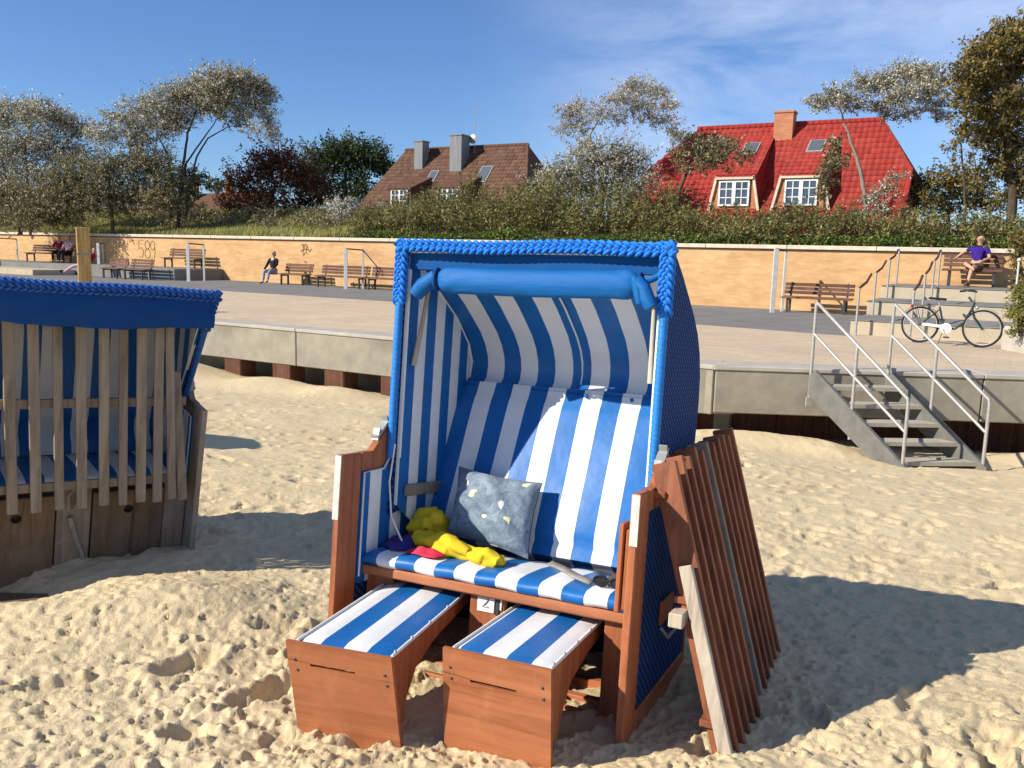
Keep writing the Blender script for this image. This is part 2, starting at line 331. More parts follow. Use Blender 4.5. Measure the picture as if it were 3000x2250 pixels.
def leaves(name, stops, rough=.5, spec=.25, trans=.25):
    m, nt, b = base_mat(name, rough, spec); g = nn(nt, 'ShaderNodeNewGeometry'); c = ramp(nt, g.outputs['Random Per Island'], stops)
    v = coords(nt, 'World'); c = mixc(nt, 1.0, c, ramp(nt, noise(nt, v, .9, 3, .6), [(.3, (.72, .74, .75)), (.7, (1.2, 1.15, 1.05))]), 'MULTIPLY')
    setc(nt, b, c)
    t = nn(nt, 'ShaderNodeBsdfTranslucent'); nt.links.new(c, t.inputs[0]); mx_ = nn(nt, 'ShaderNodeMixShader'); mx_.inputs[0].default_value = trans
    nt.links.new(b.outputs[0], mx_.inputs[1]); nt.links.new(t.outputs[0], mx_.inputs[2]); nt.links.new(mx_.outputs[0], nt.nodes['Material Output'].inputs[0]); return m
leaves('leaf_silver', [(.0, (.14, .13, .06)), (.3, (.26, .24, .12)), (.5, (.42, .395, .27)), (.66, (.68, .66, .56)), (1, (.85, .84, .79))], trans=.42)
leaves('leaf_white', [(.0, (.16, .145, .085)), (.3, (.34, .315, .23)), (.6, (.58, .56, .49)), (1, (.82, .81, .77))], trans=.42)
leaves('leaf_olive', [(.0, (.11, .095, .04)), (.5, (.22, .19, .085)), (.8, (.38, .345, .20)), (1, (.60, .57, .44))], trans=.42)
leaves('leaf_red', [(.0, (.05, .022, .012)), (.5, (.115, .04, .02)), (.85, (.19, .065, .03)), (1, (.20, .12, .05))], trans=.3)
leaves('leaf_green', [(.0, (.022, .036, .010)), (.5, (.045, .070, .02)), (.9, (.10, .13, .04)), (1, (.17, .18, .06))], trans=.3)
leaves('leaf_oak', [(.0, (.09, .075, .02)), (.45, (.18, .15, .042)), (.8, (.28, .21, .07)), (1, (.38, .25, .09))], trans=.3)
leaves('leaf_hedge', [(.0, (.10, .09, .034)), (.4, (.20, .17, .06)), (.65, (.29, .235, .095)), (.75, (.16, .20, .05)), (.93, (.24, .27, .08)), (1, (.40, .33, .18))], trans=.3)
leaves('leaf_ground', [(.0, (.045, .075, .014)), (.6, (.095, .15, .03)), (.9, (.17, .22, .05)), (.97, (.19, .21, .06)), (1, (.55, .18, .04))], trans=.3)
leaves('leaf_planter', [(.0, (.10, .11, .02)), (.5, (.22, .23, .04)), (1, (.38, .36, .08))])
leaves('grass_blade', [(.0, (.19, .20, .05)), (.5, (.31, .30, .09)), (.85, (.43, .385, .16)), (1, (.52, .45, .24))], .7, .15)
wood('bark_pale', (.17, .135, .10), (.27, .22, .17), (.38, .32, .25), 2, .85, .1)
wood('bark_dark', (.05, .038, .026), (.085, .065, .046), (.12, .095, .07), 2, .9, .1)
mottled('dune_soil', (.10, .09, .04), (.17, .15, .065), 1.5, .95, .05, .3, 10, .05, space='World')
def rooftiles(name, c1, c2, dark, pitch=.30):
    m, nt, b = base_mat(name, .8, .15); v = coords(nt, 'Object'); s = nn(nt, 'ShaderNodeSeparateXYZ'); nt.links.new(v, s.inputs[0])
    row = math_(nt, 'FRACT', math_(nt, 'ADD', math_(nt, 'DIVIDE', s.outputs[2], .25), 50.0)); coln = math_(nt, 'SINE', math_(nt, 'MULTIPLY', s.outputs[0], 2 * math.pi / pitch))
    h = math_(nt, 'ADD', math_(nt, 'MULTIPLY', coln, .5), math_(nt, 'MULTIPLY', row, -.8))
    n = noise(nt, v, 1.1, 5, .6); f = noise(nt, coords(nt, 'Object', (3.3, 3.3, 4)), 1.6, 2)
    c = mixc(nt, math_(nt, 'MULTIPLY', math_(nt, 'ADD', n, f), .5), c1, c2)
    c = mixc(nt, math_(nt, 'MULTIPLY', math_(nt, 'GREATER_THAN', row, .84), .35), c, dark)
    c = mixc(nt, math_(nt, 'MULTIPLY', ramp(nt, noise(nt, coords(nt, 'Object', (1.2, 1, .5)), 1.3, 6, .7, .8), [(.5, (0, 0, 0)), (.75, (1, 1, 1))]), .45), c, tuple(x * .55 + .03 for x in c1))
    setc(nt, b, c); bump(nt, b, h, .6, .035); return m
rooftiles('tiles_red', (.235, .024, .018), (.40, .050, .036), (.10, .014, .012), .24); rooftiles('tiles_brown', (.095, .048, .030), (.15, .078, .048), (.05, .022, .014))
def tilemat(name, c1, c2, c3):
    m, nt, b = base_mat(name, .75, .18); g = nn(nt, 'ShaderNodeNewGeometry'); oi = nn(nt, 'ShaderNodeObjectInfo')
    k = math_(nt, 'FRACT', math_(nt, 'ADD', g.outputs['Random Per Island'], math_(nt, 'MULTIPLY', oi.outputs['Random'], 7.3)))
    c = ramp(nt, k, [(.0, c1), (.5, c2), (1, c3)]); v = coords(nt, 'World', (1, 1, .7))
    c = mixc(nt, math_(nt, 'MULTIPLY', ramp(nt, noise(nt, v, .9, 6, .7, .6), [(.48, (0, 0, 0)), (.78, (1, 1, 1))]), .55), c, tuple(x * .5 + .03 for x in c1)); setc(nt, b, c); bump(nt, b, noise(nt, v, 30, 4, .6), .2, .01)
tilemat('tile_red', (.255, .026, .019), (.30, .034, .025), (.345, .045, .033)); tilemat('tile_brown', (.085, .042, .026), (.12, .062, .038), (.16, .084, .052))
def pillow_mat():
    m, nt, b = base_mat('pillow_print', .85, .1); v = coords(nt, 'Object')
    c = ramp(nt, noise(nt, v, 22, 7, .72, .9), [(.25, (.075, .11, .15)), (.5, (.17, .22, .27)), (.75, (.33, .38, .42))])
    for sc, th, cc in ((7.0, .045, (.66, .62, .36)), (6.1, .05, (.20, .17, .36)), (9.3, .035, (.62, .63, .60))):
        vo = nn(nt, 'ShaderNodeTexVoronoi'); vo.inputs['Scale'].default_value = sc; va = nn(nt, 'ShaderNodeVectorMath', operation='ADD'); nz = nn(nt, 'ShaderNodeTexNoise'); nz.inputs['Scale'].default_value = 22; nt.links.new(v, nz.inputs['Vector']); vm = nn(nt, 'ShaderNodeVectorMath', operation='SCALE'); vm.inputs['Scale'].default_value = .06; nt.links.new(nz.outputs['Color'], vm.inputs[0]); nt.links.new(coords(nt, 'Object', (1, 1.4, 1), (0, 0, sc), (sc, sc * 2, 0)), va.inputs[0]); nt.links.new(vm.outputs[0], va.inputs[1]); nt.links.new(va.outputs[0], vo.inputs['Vector'])
        c = mixc(nt, math_(nt, 'LESS_THAN', math_(nt, 'DIVIDE', vo.outputs['Distance'], sc), th / 2.5), c, cc)
    setc(nt, b, c); bump(nt, b, noise(nt, v, 14, 4, .6), .5, .02)
pillow_mat()
# ================================================================== STRUCTURE
_ns = {}
def vnoise(x, y, s, seed):
    """smooth value noise, cell size s"""
    if seed not in _ns: _ns[seed] = np.random.default_rng(seed).random((256, 256))
    T = _ns[seed]; X = x / s; Y = y / s; xi = np.floor(X).astype(int); yi = np.floor(Y).astype(int); fx = X - xi; fy = Y - yi
    fx = fx * fx * (3 - 2 * fx); fy = fy * fy * (3 - 2 * fy); xi &= 255; yi &= 255; x2 = (xi + 1) & 255; y2 = (yi + 1) & 255
    return (T[xi, yi] * (1 - fx) + T[x2, yi] * fx) * (1 - fy) + (T[xi, y2] * (1 - fx) + T[x2, y2] * fx) * fy - .5
def sand_base(x, y):
    yy = np.maximum(y, 1.2); u = np.clip(x / yy, -.7, .6); s = -.078 - .058 * u
    return -.02 + s * (y - 2.65) * np.where(y > 2.65, 1, .55) + .10 * vnoise(x, y, 2.3, 3) * np.clip((y - 3) / 4, 0.15, 1)
def build_beach():
    rows, cols = 640, 620
    yv = 1.3 * (19.5 / 1.3) ** (np.linspace(0, 1, rows) ** 1.0); uv = np.linspace(-1.0, 1.0, cols); uv = np.sign(uv) * (np.abs(uv) * .72 + .38 * np.abs(uv) ** 4)
    Y, U = np.meshgrid(yv, uv, indexing='ij'); X = U * Y
    Z = sand_base(X, Y) + .028 * vnoise(X, Y, .75, 4) + .008 * vnoise(X, Y, .27, 5) + .007 * vnoise(X * .8 + Y * .5, (Y - X) * .45, .10, 6) + .005 * vnoise(X, Y, .045, 8) - .008 * np.abs(vnoise(X, Y * .8, .12, 9)) + .004 * vnoise(X, Y, .021, 10)
    XW = X + .045 * vnoise(X, Y, .10, 31) + .022 * vnoise(X, Y, .04, 33) + .010 * vnoise(X, Y, .018, 35); YW = Y + .045 * vnoise(X, Y, .10, 32) + .022 * vnoise(X, Y, .04, 34) + .010 * vnoise(X, Y, .018, 36)
    # dents: feet and scuffs, each with a pushed-up rim
    r = np.random.default_rng(5)
    def dent(cx, cy, a, b, th, dep, rim=.35):
        R_ = max(a, b) * 2.4; i0, i1 = np.searchsorted(yv, [cy - R_, cy + R_])
        if i1 <= i0: return
        ulo = min((cx - R_) / (cy - R_ * np.sign(cx - R_)), (cx - R_) / cy) - .03; uhi = max((cx + R_) / max(cy - R_, .5), (cx + R_) / cy) + .03; j0, j1 = np.searchsorted(uv, [ulo, uhi])
        if j1 <= j0: return
        dx = XW[i0:i1, j0:j1] - cx; dy = YW[i0:i1, j0:j1] - cy; c, s = math.cos(th), math.sin(th)
        q = ((dx * c + dy * s) / a) ** 2 + ((-dx * s + dy * c) / b) ** 2; d = np.sqrt(q)
        Z[i0:i1, j0:j1] += -dep * np.exp(-(d ** 4.5) * .9) + dep * rim * np.exp(-((d - 1.35) / .33) ** 2)
    for k in range(5200):
        u = r.uniform(-.95, .95); y = 1.5 * (13.5 / 1.5) ** r.random() ** .8; x = u * y
        if y < 3.9 and r.random() < .62: continue
        a = r.uniform(.05, .125); dent(x, y, a, a * r.uniform(.38, .75), r.normal(.75, .7), r.uniform(.002, .014) * (1.2 if y > 4.5 else .6), r.uniform(.15, .5))
    for k in range(12000):
        u = r.uniform(-.75, .75); y = 1.7 * (6.5 / 1.7) ** r.random(); a = r.uniform(.010, .036); dent(u * y, y, a, a * r.uniform(.4, .9), r.normal(.7, .8), r.uniform(.002, .008), r.uniform(.3, .8))
    for k in range(55):
        u = r.uniform(-.8, .7); y = 2.0 * (9 / 2.0) ** r.random(); a = r.uniform(.10, .15); dent(u * y, y, a, a * .42, r.normal(.8, .35), r.uniform(.022, .05), .25)
    for x, y, a, b_, th, dp in ((-1.24, 3.15, .17, .085, .95, .075), (-.86, 2.95, .2, .08, .9, .08), (-.80, 3.35, .16, .06, 1.0, .06), (-1.05, 2.62, .09, .07, .3, .065), (-1.0, 3.55, .15, .08, .2, .05), (-.62, 3.3, .09, .07, .5, .05), (-1.62, 2.95, .22, .06, .5, .045),
                                (-1.1, 2.28, .12, .07, .4, .06), (-.35, 2.25, .13, .07, .2, .06), (1.4, 2.5, .12, .05, .9, .05), (1.75, 2.7, .1, .05, .8, .045), (.85, 2.3, .12, .05, .8, .05)):
        dent(x, y, a * .8, b_ * .8, th, dp * .72, .35)
    # hollows scooped round the chairs and drifted mounds
    def hump(cx, cy, rx, ry, h): Z[:] += h * np.exp(-((X - cx) / rx) ** 2 - ((Y - cy) / ry) ** 2)
    hump(-1.55, 3.75, .55, .32, .10); hump(-2.62, 4.0, .42, .26, -.17); hump(-2.2, 3.55, .5, .2, .05); hump(.25, 3.2, .7, .45, -.05); hump(.15, 2.36, .45, .12, .035); hump(.75, 2.45, .35, .14, .05); hump(-.55, 2.42, .4, .12, .03)
    hump(3.2, 11.15, 1.1, .55, .16); hump(4.1, 10.75, .5, .45, .10); hump(7.2, 11.0, 1.0, .5, .12); hump(-4.2, 14.6, .8, .6, .18); hump(-2.9, 13.9, .7, .6, .14); hump(-6.3, 16.0, .8, .6, .2); hump(2.6, 11.2, 1.4, .5, .05)
    idx = np.arange(rows * cols).reshape(rows, cols); Fq = np.stack([idx[:-1, :-1], idx[:-1, 1:], idx[1:, 1:], idx[1:, :-1]], -1).reshape(-1, 4)
    V = np.stack([X, Y, Z], -1).reshape(-1, 3); me = fastmesh('beach', V, Fq); me.polygons.foreach_set('use_smooth', np.ones(len(Fq), bool))
    tag(link('beach', me, MAT['sand']), kind='structure')
    def sz(x, y):
        i = int(np.clip(np.searchsorted(yv, y), 1, rows - 1)); j = int(np.clip(np.searchsorted(uv, x / y), 1, cols - 1)); return float(Z[i, j])
    return sz
sandz = build_beach()
def far_beach():
    P = []
    for y in np.concatenate([np.linspace(-220, -5, 14), np.linspace(-4, 18, 30)]):
        P.append([(x, y, float(sand_base(np.array(x), np.array(max(y, -6.)))) - .16 - max(0, (-y - 6)) * .012) for x in np.concatenate([np.linspace(-160, -12, 10), np.linspace(-10, 14, 30), np.linspace(16, 160, 10)])])
    tag(MB().grid(P).build('beach_surroundings', MAT['sand']), kind='structure')
far_beach()

# wall frame: origin W0, E along the wall to the right, N inland
W0 = np.array([6.88, 26.7]); E_ = np.array([.869, -.495]); N_ = np.array([.495, .869])
def wp(e, m, z): p = W0 + E_ * e + N_ * m; return (float(p[0]), float(p[1]), float(z))
def em(p): d = np.array(p[:2]) - W0; return float(d @ E_), float(d @ N_)
WM = frame((W0[0], W0[1], 0), (E_[0], E_[1], 0), (N_[0], N_[1], 0))
PZ = .18
def ray_m(px, m):
    k = (px - 1510) / F_PX; Y = (m + W0[0] * N_[0] + W0[1] * N_[1]) / (k * N_[0] + N_[1]); return np.array([k * Y, Y])
BEND = np.array([2.75, 11.48]); EDGE_L = np.array(wp(-46, -15.25, 0)[:2]); EDGE_R = np.array([17.0, 10.75])
eb, mb = em(BEND)
prom = [EDGE_L + N_ * .45, BEND + np.array([.1, .47]), EDGE_R + np.array([0, .47]), np.array(wp(30, -2, 0)[:2]), np.array(wp(30, .3, 0)[:2]), np.array(wp(-46, .3, 0)[:2])]
tag(MB().prism([tuple(p) for p in prom], PZ - .35, PZ, lambda u, v, h: (u, v, h)).build('promenade', MAT['pavers']), kind='structure')
grey = [wp(-46, -6.3, 0), wp(-6, -7.0, 0), wp(4.6, -8.6, 0), wp(4.6, .2, 0), wp(-46, .2, 0)]
tag(MB().prism([p[:2] for p in grey], PZ + .001, PZ + .006, lambda u, v, h: (u, v, h)).build('asphalt_path', MAT['asphalt']), kind='structure')

# concrete edge: a beam of cast panels with a paler cap on top, resting on timber piles
edge = empty('concrete_sea_wall', label='long grey concrete edge wall of the promenade above the sand', cat='wall')
def edge_run(A, B, n, z0=-.50):
    A, B = np.array(A), np.array(B); d = (B - A) / n; t = d / np.linalg.norm(d); nr = np.array([-t[1], t[0]])
    for i in range(n):
        a = A + d * i + t * .008; b = A + d * (i + 1) - t * .008
        M = frame((a[0], a[1], 0), (t[0], t[1], 0), (nr[0], nr[1], 0)); l = float(np.linalg.norm(b - a))
        o = MB().box((0, 0, z0), (l, .55, PZ - .062), .012).build('panel', MAT['concrete'], edge); o.matrix_local = M
        c = MB().box((-.006, -.02, PZ - .06), (l + .006, .53, PZ + .004), .012).build('cap_stone', MAT['concrete_cap'], edge); c.matrix_local = M
MB().prism([(BEND[0] - .30, BEND[1] + .10), (BEND[0] + .02, BEND[1] + .03), (BEND[0] + .3, BEND[1] + .03), (BEND[0] + .3, BEND[1] + .5), (BEND[0], BEND[1] + .55)], -.49, PZ - .065, lambda u, v, h: (u, v, h)).build('corner_block', MAT['concrete'], edge)
MB().prism([(BEND[0] - .20, BEND[1] + .11), (BEND[0] + .005, BEND[1] - .018), (BEND[0] + .2, BEND[1] - .018), (BEND[0] + .2, BEND[1] + .5), (BEND[0] + .05, BEND[1] + .55)], PZ - .055, PZ + .008, lambda u, v, h: (u, v, h)).build('corner_cap', MAT['concrete_cap'], edge)
edge_run(EDGE_L, BEND, 13); edge_run(BEND + np.array([.012, 0]), EDGE_R, 4, -.47)
tl = (BEND - EDGE_L) / np.linalg.norm(BEND - EDGE_L)
for i in range(9):
    px = 615 + i * 186 if i else 615
    s_ = 9.35 - 1.27 * i
    p = BEND - tl * s_ + N_ * .22
    if i > 5: continue
    z = sandz(p[0], p[1]); o = MB().box((-.23, -.2, z - .5), (.23, .2, -.49), .02).build('timber_pile', MAT['pile_wood'])
    o.matrix_world = frame((p[0], p[1], 0), (tl[0], tl[1], 0), (N_[0], N_[1], 0))
    tag(o, 'square brown timber pile under the concrete edge, %s from the left' % ['first', 'second', 'third', 'fourth', 'fifth', 'sixth'][i], 'pile', 'timber piles under the promenade edge')
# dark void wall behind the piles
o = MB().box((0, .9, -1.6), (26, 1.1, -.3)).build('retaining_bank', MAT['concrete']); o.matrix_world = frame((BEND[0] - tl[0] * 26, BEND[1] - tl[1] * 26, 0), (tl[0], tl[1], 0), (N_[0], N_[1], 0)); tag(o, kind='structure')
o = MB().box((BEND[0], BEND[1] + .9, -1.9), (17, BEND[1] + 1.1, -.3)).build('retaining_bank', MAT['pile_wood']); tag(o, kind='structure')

# yellow brick wall with cream coping
WZ = 2.0
wall = empty('yellow_brick_wall', WM, 'long low yellow brick wall with cream coping behind the promenade', 'wall')
MB().box((-46, 0, PZ - .1), (24, .36, WZ)).build('brickwork', MAT['brick_yellow'], wall)
for i in range(28):
    MB().box((-46 + 2.5 * i + .006, -.075, WZ + .001), (-46 + 2.5 * (i + 1) - .006, .44, WZ + .125), .012).build('coping_stone', MAT['coping'], wall)
MB().box((-46, -.028, WZ - .045), (24, -.002, WZ - .002)).build('coping_shadow_strip', MAT['shade_wall'], wall)  # dark strip standing in for the shadow of the coping overhang
# terraces
for k, (m0, m1, z) in enumerate(((-8.0, -5.75, .48), (-5.75, -3.35, .79), (-3.35, -.02, 1.10))):
    o = MB().box((4.6, m0, PZ - .05 - .01 * k), (24, m1 - .003, z - .022), .008).build('terrace_step', MAT['riser']); o.matrix_world = WM; tag(o, kind='structure')
    o = MB().box((4.58, m0 - .02, z - .02), (24, m1 - .025, z), .006).build('terrace_paving', MAT['terrace_grey']); o.matrix_world = WM; tag(o, kind='structure')
o = MB().box((-46, -2.6, PZ - .05), (-22.8, -.02, .66), .01).build('terrace_step', MAT['terrace_grey']); o.matrix_world = WM; tag(o, kind='structure')
o = MB().box((-46, -4.6, PZ - .05), (-29.5, -2.63, .42), .01).build('terrace_step', MAT['riser']); o.matrix_world = WM; tag(o, kind='structure')

# dune terrain behind the wall, one sheet to the horizon
def terr_z(x, y):
    e, m = em((x, y)); m = max(m, 0); lf = 1 / (1 + math.exp((e + 9) / 3.2)); s = min(m / 11, 1); s = s * s * (3 - 2 * s)
    return 1.98 + (.45 + 1.55 * lf) * s + .25 * float(vnoise(np.array(x), np.array(y), 2.7, 21)) * min(m / 2, 1) + (.0 if m < 60 else min((m - 60) * .01, 3))
P = []
for m in [.2, .8, 1.5, 2.3, 3.2, 4.2, 5.4, 6.8, 8.4, 10, 12, 15, 19, 24, 31, 40, 60, 100, 200, 500, 1200]:
    P.append([(p[0], p[1], terr_z(p[0], p[1])) for p in (wp(e, m, 0) for e in np.concatenate([[-900, -400, -180, -90], np.linspace(-60, 40, 70), [70, 150, 400, 900]]))])
tag(MB().grid(P).build('dune', MAT['dune_soil']), kind='structure')

# ================================================================== STRANDKORB
HP = (.55, .75)
def strandkorb(name, label, M, a=0.0, old=False, roll=True, feet=None):
    root = empty(name, M, label, 'beach chair'); ca, sa = math.cos(a), math.sin(a)
    def H(x, y, z):
        if old: z -= .36 * max(0, y - .36) * min(1, max(0, (z - 1.0) / .4))
        dy, dz = y - HP[0], z - HP[1]; return (x, HP[0] + dy * ca - dz * sa, HP[1] + dy * sa + dz * ca)
    wd = MAT['grey_wood' if old else 'mahogany']; wx_ = MAT['grey_wood_x' if old else 'mahogany_x']
    wk = MAT['wicker_navy']; lin = MAT['stripe_y']
    # --- lower box
    for s in (-1, 1):
        xo, xi = s * .612, s * .582; lo, hi = min(xo, xi), max(xo, xi)
        MB().box((lo, 0, -.12), (hi, .135, .835), .004).build('side_post', wd, root)
        MB().prism([(.137, .76), (.284, .76), (.36, .84), (.385, .93), (.345, .945), (.278, .897), (.211, .836), (.137, .836)], lo, hi, lambda u, v, h: (h, u, v)).build('armrest', wd, root)
        MB().box((min(s * .606, s * .59), .137, .05), (max(s * .606, s * .59), .86, .758)).build('wicker_side', wk, root)
        MB().box((lo, .137, -.06), (hi, .88, .045), .004).build('bottom_rail', wx_, root)
        MB().box((lo, .862, -.06), (hi, .90, .80), .004).build('rear_post', wd, root)
        MB().prism([(.14, .30), (.62, .30), (.62, .80), (.375, .85), (.35, .83), (.285, .757), (.14, .757)], min(s * .588, s * .574), max(s * .588, s * .574), lambda u, v, h: (h, u, v)).build('inner_lining', MAT['stripe_arm'], root)
        MB().tube([(s * .572, .143, .33), (s * .572, .143, .755), (s * .572, .285, .757), (s * .572, .35, .828)], .0045, 6).build('piping', MAT['paint_white'], root)
        if not old:
            MB().box((min(s * .6135, s * .586), -.004, .58 if s < 0 else .66), (max(s * .6135, s * .586), .0, .833)).build('worn_edge_strip', MAT['paint_chip'], root)
        MB().box((min(s * .58, s * .455), .215, -.05), (max(s * .58, s * .455), .24, .333), .004).build('front_board', wd, root)
        # metal fitting on the armrest
        b = MB().beam((s * .60, .245, .888), (s * .60, .335, .962), .035, .012); b.beam((s * .60, .25, .875), (s * .60, .262, .925), .03, .01); b.beam((s * .60, .325, .945), (s * .60, .31, .975), .03, .01); b.build('metal_fitting', MAT['steel_dull'], root)
    MB().box((-.579, .172, .335), (.579, .20, .374), .006).build('seat_rail', wx_, root)
    MB().box((-.579, .202, .345), (.579, .62, .366)).build('seat_board', wx_, root)
    MB().box((-.095, .212, -.05), (.056, .236, .333), .004).build('centre_board', wd, root)
    MB().box((-.58, .20, -.07), (.58, .225, -.02), .004).build('floor_rail', wx_, root); MB().box((-.58, .32, -.06), (.58, .36, -.02), .004).build('floor_rail', wx_, root); MB().box((-.58, .5, -.06), (.58, .54, -.02), .004).build('floor_rail', wx_, root)
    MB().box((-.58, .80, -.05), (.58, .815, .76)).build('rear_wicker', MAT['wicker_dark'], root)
    MB().box((-.58, .885, .0), (.58, .90, .80)).build('rear_wicker', wk, root)
    # seat cushion with rounded front
    prof = [(.20, .372), (.175, .378), (.160, .392), (.158, .408), (.168, .422), (.188, .430), (.26, .431), (.40, .424), (.52, .410), (.60, .396), (.60, .372)]
    P = []
    for x in np.linspace(-.572, .572, 40):
        k = 1 - max(0, (abs(x) - .545) / .027) ** 2 * .3
        P.append([(x, .3 + (y - .3) * (1 - .02 * (1 - k)), .372 + (z - .372) * k + .003 * math.sin(x * 31)) for y, z in prof])
    MB().grid(P).build('seat_cushion', MAT['stripe_x'], root)
    # --- hood
    outer = [(.33, 1.695), (.43, 1.668), (.54, 1.615), (.66, 1.548), (.78, 1.478), (.88, 1.405), (.95, 1.32), (.99, 1.22), (1.0, 1.10), (.985, .96), (.95, .80), (.90, .62)]
    for s in (-1, 1):
        MB().prism([H(0, y, z)[1:] for y, z in [(.335, .56)] + outer], min(s * .575, s * .553), max(s * .575, s * .553), lambda u, v, h: (h, u, v)).build('hood_side', wk, root)
        inner = [(.345, .60), (.345, 1.665), (.45, 1.63), (.60, 1.545), (.79, 1.435), (.93, 1.315), (.985, 1.22), (.975, 1.12), (.90, 1.10), (.60, .42), (.5, .5)]
        MB().prism([H(0, y, z)[1:] for y, z in inner], min(s * .551, s * .540), max(s * .551, s * .540), lambda u, v, h: (h, u, v)).build('side_lining', lin, root)
        MB().tube([H(s * .538, .352, .8), H(s * .538, .352, 1.60)], .0045, 6).build('piping', MAT['paint_white'], root)
        jp = [(.60, 1.53), (.79, 1.42), (.93, 1.30), (.972, 1.22), (.955, 1.13)]
        MB().tube([H(s * .537, y, z) for y, z in jp], .004, 6).build('piping', MAT['paint_white'], root)
        # lower straight rim, wrapped cane
        P = [H(s * .566, .322, z) for z in np.linspace(.80 if not old else .9, 1.48, 90)]
        MB().tube(P, [.018 * (1 + .06 * math.sin(i * 2.3)) for i in range(90)], 8).build('wrapped_rim', MAT['braid_shaded' if old else 'rim_blue'], root)
        br = MB(); n = 46
        for q in range(3):
            pts_ = []
            for i in range(n + 1):
                z = 1.45 + .265 * i / n; ph = 2 * math.pi * (z / .088) + q * 2 * math.pi / 3
                pts_.append(H(s * (.566 + .018 * math.sin(ph)), .318 + .012 * math.sin(2 * ph), z))
            for o_ in (-1, 1): br.tube([Vector(p_) + (Vector(pts_[min(i_ + 1, n)]) - Vector(pts_[max(i_ - 1, 0)])).cross(Vector((0, 1, 0))).normalized() * .0070 * o_ for i_, p_ in enumerate(pts_)], .0078, 6)
        br.build('braided_rim', MAT['braid_shaded' if old else 'braid'], root)
    br = MB(); n = 190
    for q in range(3):
        pts_ = []
        for i in range(n + 1):
            x = -.592 + 1.184 * i / n; ph = 2 * math.pi * (x / .094) + q * 2 * math.pi / 3
            pts_.append(H(x, .318 + .015 * math.sin(2 * ph), 1.692 + .0165 * math.sin(ph) + .004 * math.sin(x * 9)))
        for o_ in (-1, 1): br.tube([Vector(p_) + Vector((0, .003 * o_, 0)) + (Vector(pts_[min(i_ + 1, n)]) - Vector(pts_[max(i_ - 1, 0)])).cross(Vector((0, 1, 0))).normalized() * .0070 * o_ for i_, p_ in enumerate(pts_)], .0078, 6)
    br.build('braided_rim', MAT['braid_shaded' if old else 'braid'], root)
    MB().grid([[H(x, y, z) for x in (-.574, -.3, 0, .3, .574)] for y, z in outer]).build('hood_back', wk, root)
    MB().box((0, 0, 0), (0, 0, 0))
    b = MB(); b.V = []; b.F = []; b.sm = []
    c = [H(x, y, z) for x in (-.551, .551) for y, z in ((.345, 1.60), (.385, 1.60), (.385, 1.674), (.345, 1.674))]
    b.add(c, [(0, 1, 2, 3), (7, 6, 5, 4), (0, 4, 5, 1), (1, 5, 6, 2), (2, 6, 7, 3), (3, 7, 4, 0)]); b.build('top_beam', MAT['beam_blue'], root)
    MB().tube([H(-.54, .338, 1.672), H(.54, .338, 1.672)], .006, 6).build('piping', MAT['paint_white'] if not old else MAT['vinyl_blue'], root)
    # headliner and reclining back cushion
    hl = [(.385, 1.655), (.48, 1.61), (.60, 1.535), (.70, 1.48), (.79, 1.42), (.87, 1.365), (.93, 1.305), (.962, 1.25), (.972, 1.20), (.962, 1.15), (.93, 1.12), (.885, 1.112)]
    MB().grid([[H(x, y + .006 * math.sin(x * 7 + z * 9), z) for x in np.linspace(-.54, .54, 25)] for y, z in hl]).build('headliner', MAT['stripe_back'], root)
    MB().tube([H(.038, y - .003, z - .004) for y, z in hl[1:-2]], .005, 6).build('piping', MAT['paint_white'], root)
    P = []
    for t in np.linspace(0, 1, 26):
        y0, z0 = .90 - .305 * t, 1.128 - .70 * t; row = []
        for x in np.linspace(-.54, .54, 33):
            bulge = .020 * (1 - abs(2 * t - 1) ** 4) * (1 - abs(x / .56) ** 6) - .010 * math.exp(-((t - .065) / .02) ** 2) - .018 * math.exp(-((t - .93) / .025) ** 2) + .003 * math.sin(x * 13 + t * 7)
            row.append(H(x, y0 - .918 * bulge, z0 + .40 * bulge))
        P.append(row)
    MB().grid(P).build('back_cushion', MAT['stripe_back'], root)
    MB().grid([[H(x, .597, .430) if k == 0 else ((x, .60 + .03 * k, .40 - .012 * k) if k > 1 else tuple((Vector(H(x, .597, .430)) * .4 + Vector((x, .66, .376)) * .6) + Vector((0, -.012, .012)))) for x in np.linspace(-.54, .54, 9)] for k in range(3)]).build('cushion_skirt', MAT['stripe_back'], root)
    for x in (-.29, .10, .31): MB().ball(H(x, .868, 1.102), (.010, .006, .010), 8, 5).build('button', MAT['vinyl_blue'], root)
    # lever
    MB().beam(H(-.528, .40, .655), H(-.528, .74, .635), .02, .05, (0, 0, 1), .004).build('lever', MAT['grey_wood'], root)
    if roll:
        # rolled-up awning with tied ends
        P = []; n = 44
        for i in range(n + 1):
            x = -.385 + .85 * i / n; t = i / n; e_ = 1 - .42 * math.exp(-(t / .022) ** 2) - .42 * math.exp(-((1 - t) / .022) ** 2)
            ring = []
            for k in range(28):
                an = 2 * math.pi * k / 28; rr = .047 * e_ * (1 + .02 * math.sin(3 * an + 2 * x) - .07 * abs(math.sin(an * 1.5 + .5 + .12 * math.sin(x * 6))) ** 6 + .05 * math.exp(-((x + .33) / .05) ** 2) * math.sin(an * 5 + x * 50) + .05 * math.exp(-((x - .42) / .05) ** 2) * math.sin(an * 5 - x * 50))
                ring.append(H(x, .325 + rr * .8 * math.cos(an), 1.558 - .006 * math.sin(math.pi * t) + rr * 1.18 * math.sin(an)))
            P.append(ring)
        MB().grid(P, True, True).build('rolled_awning', MAT['vinyl_blue'], root)
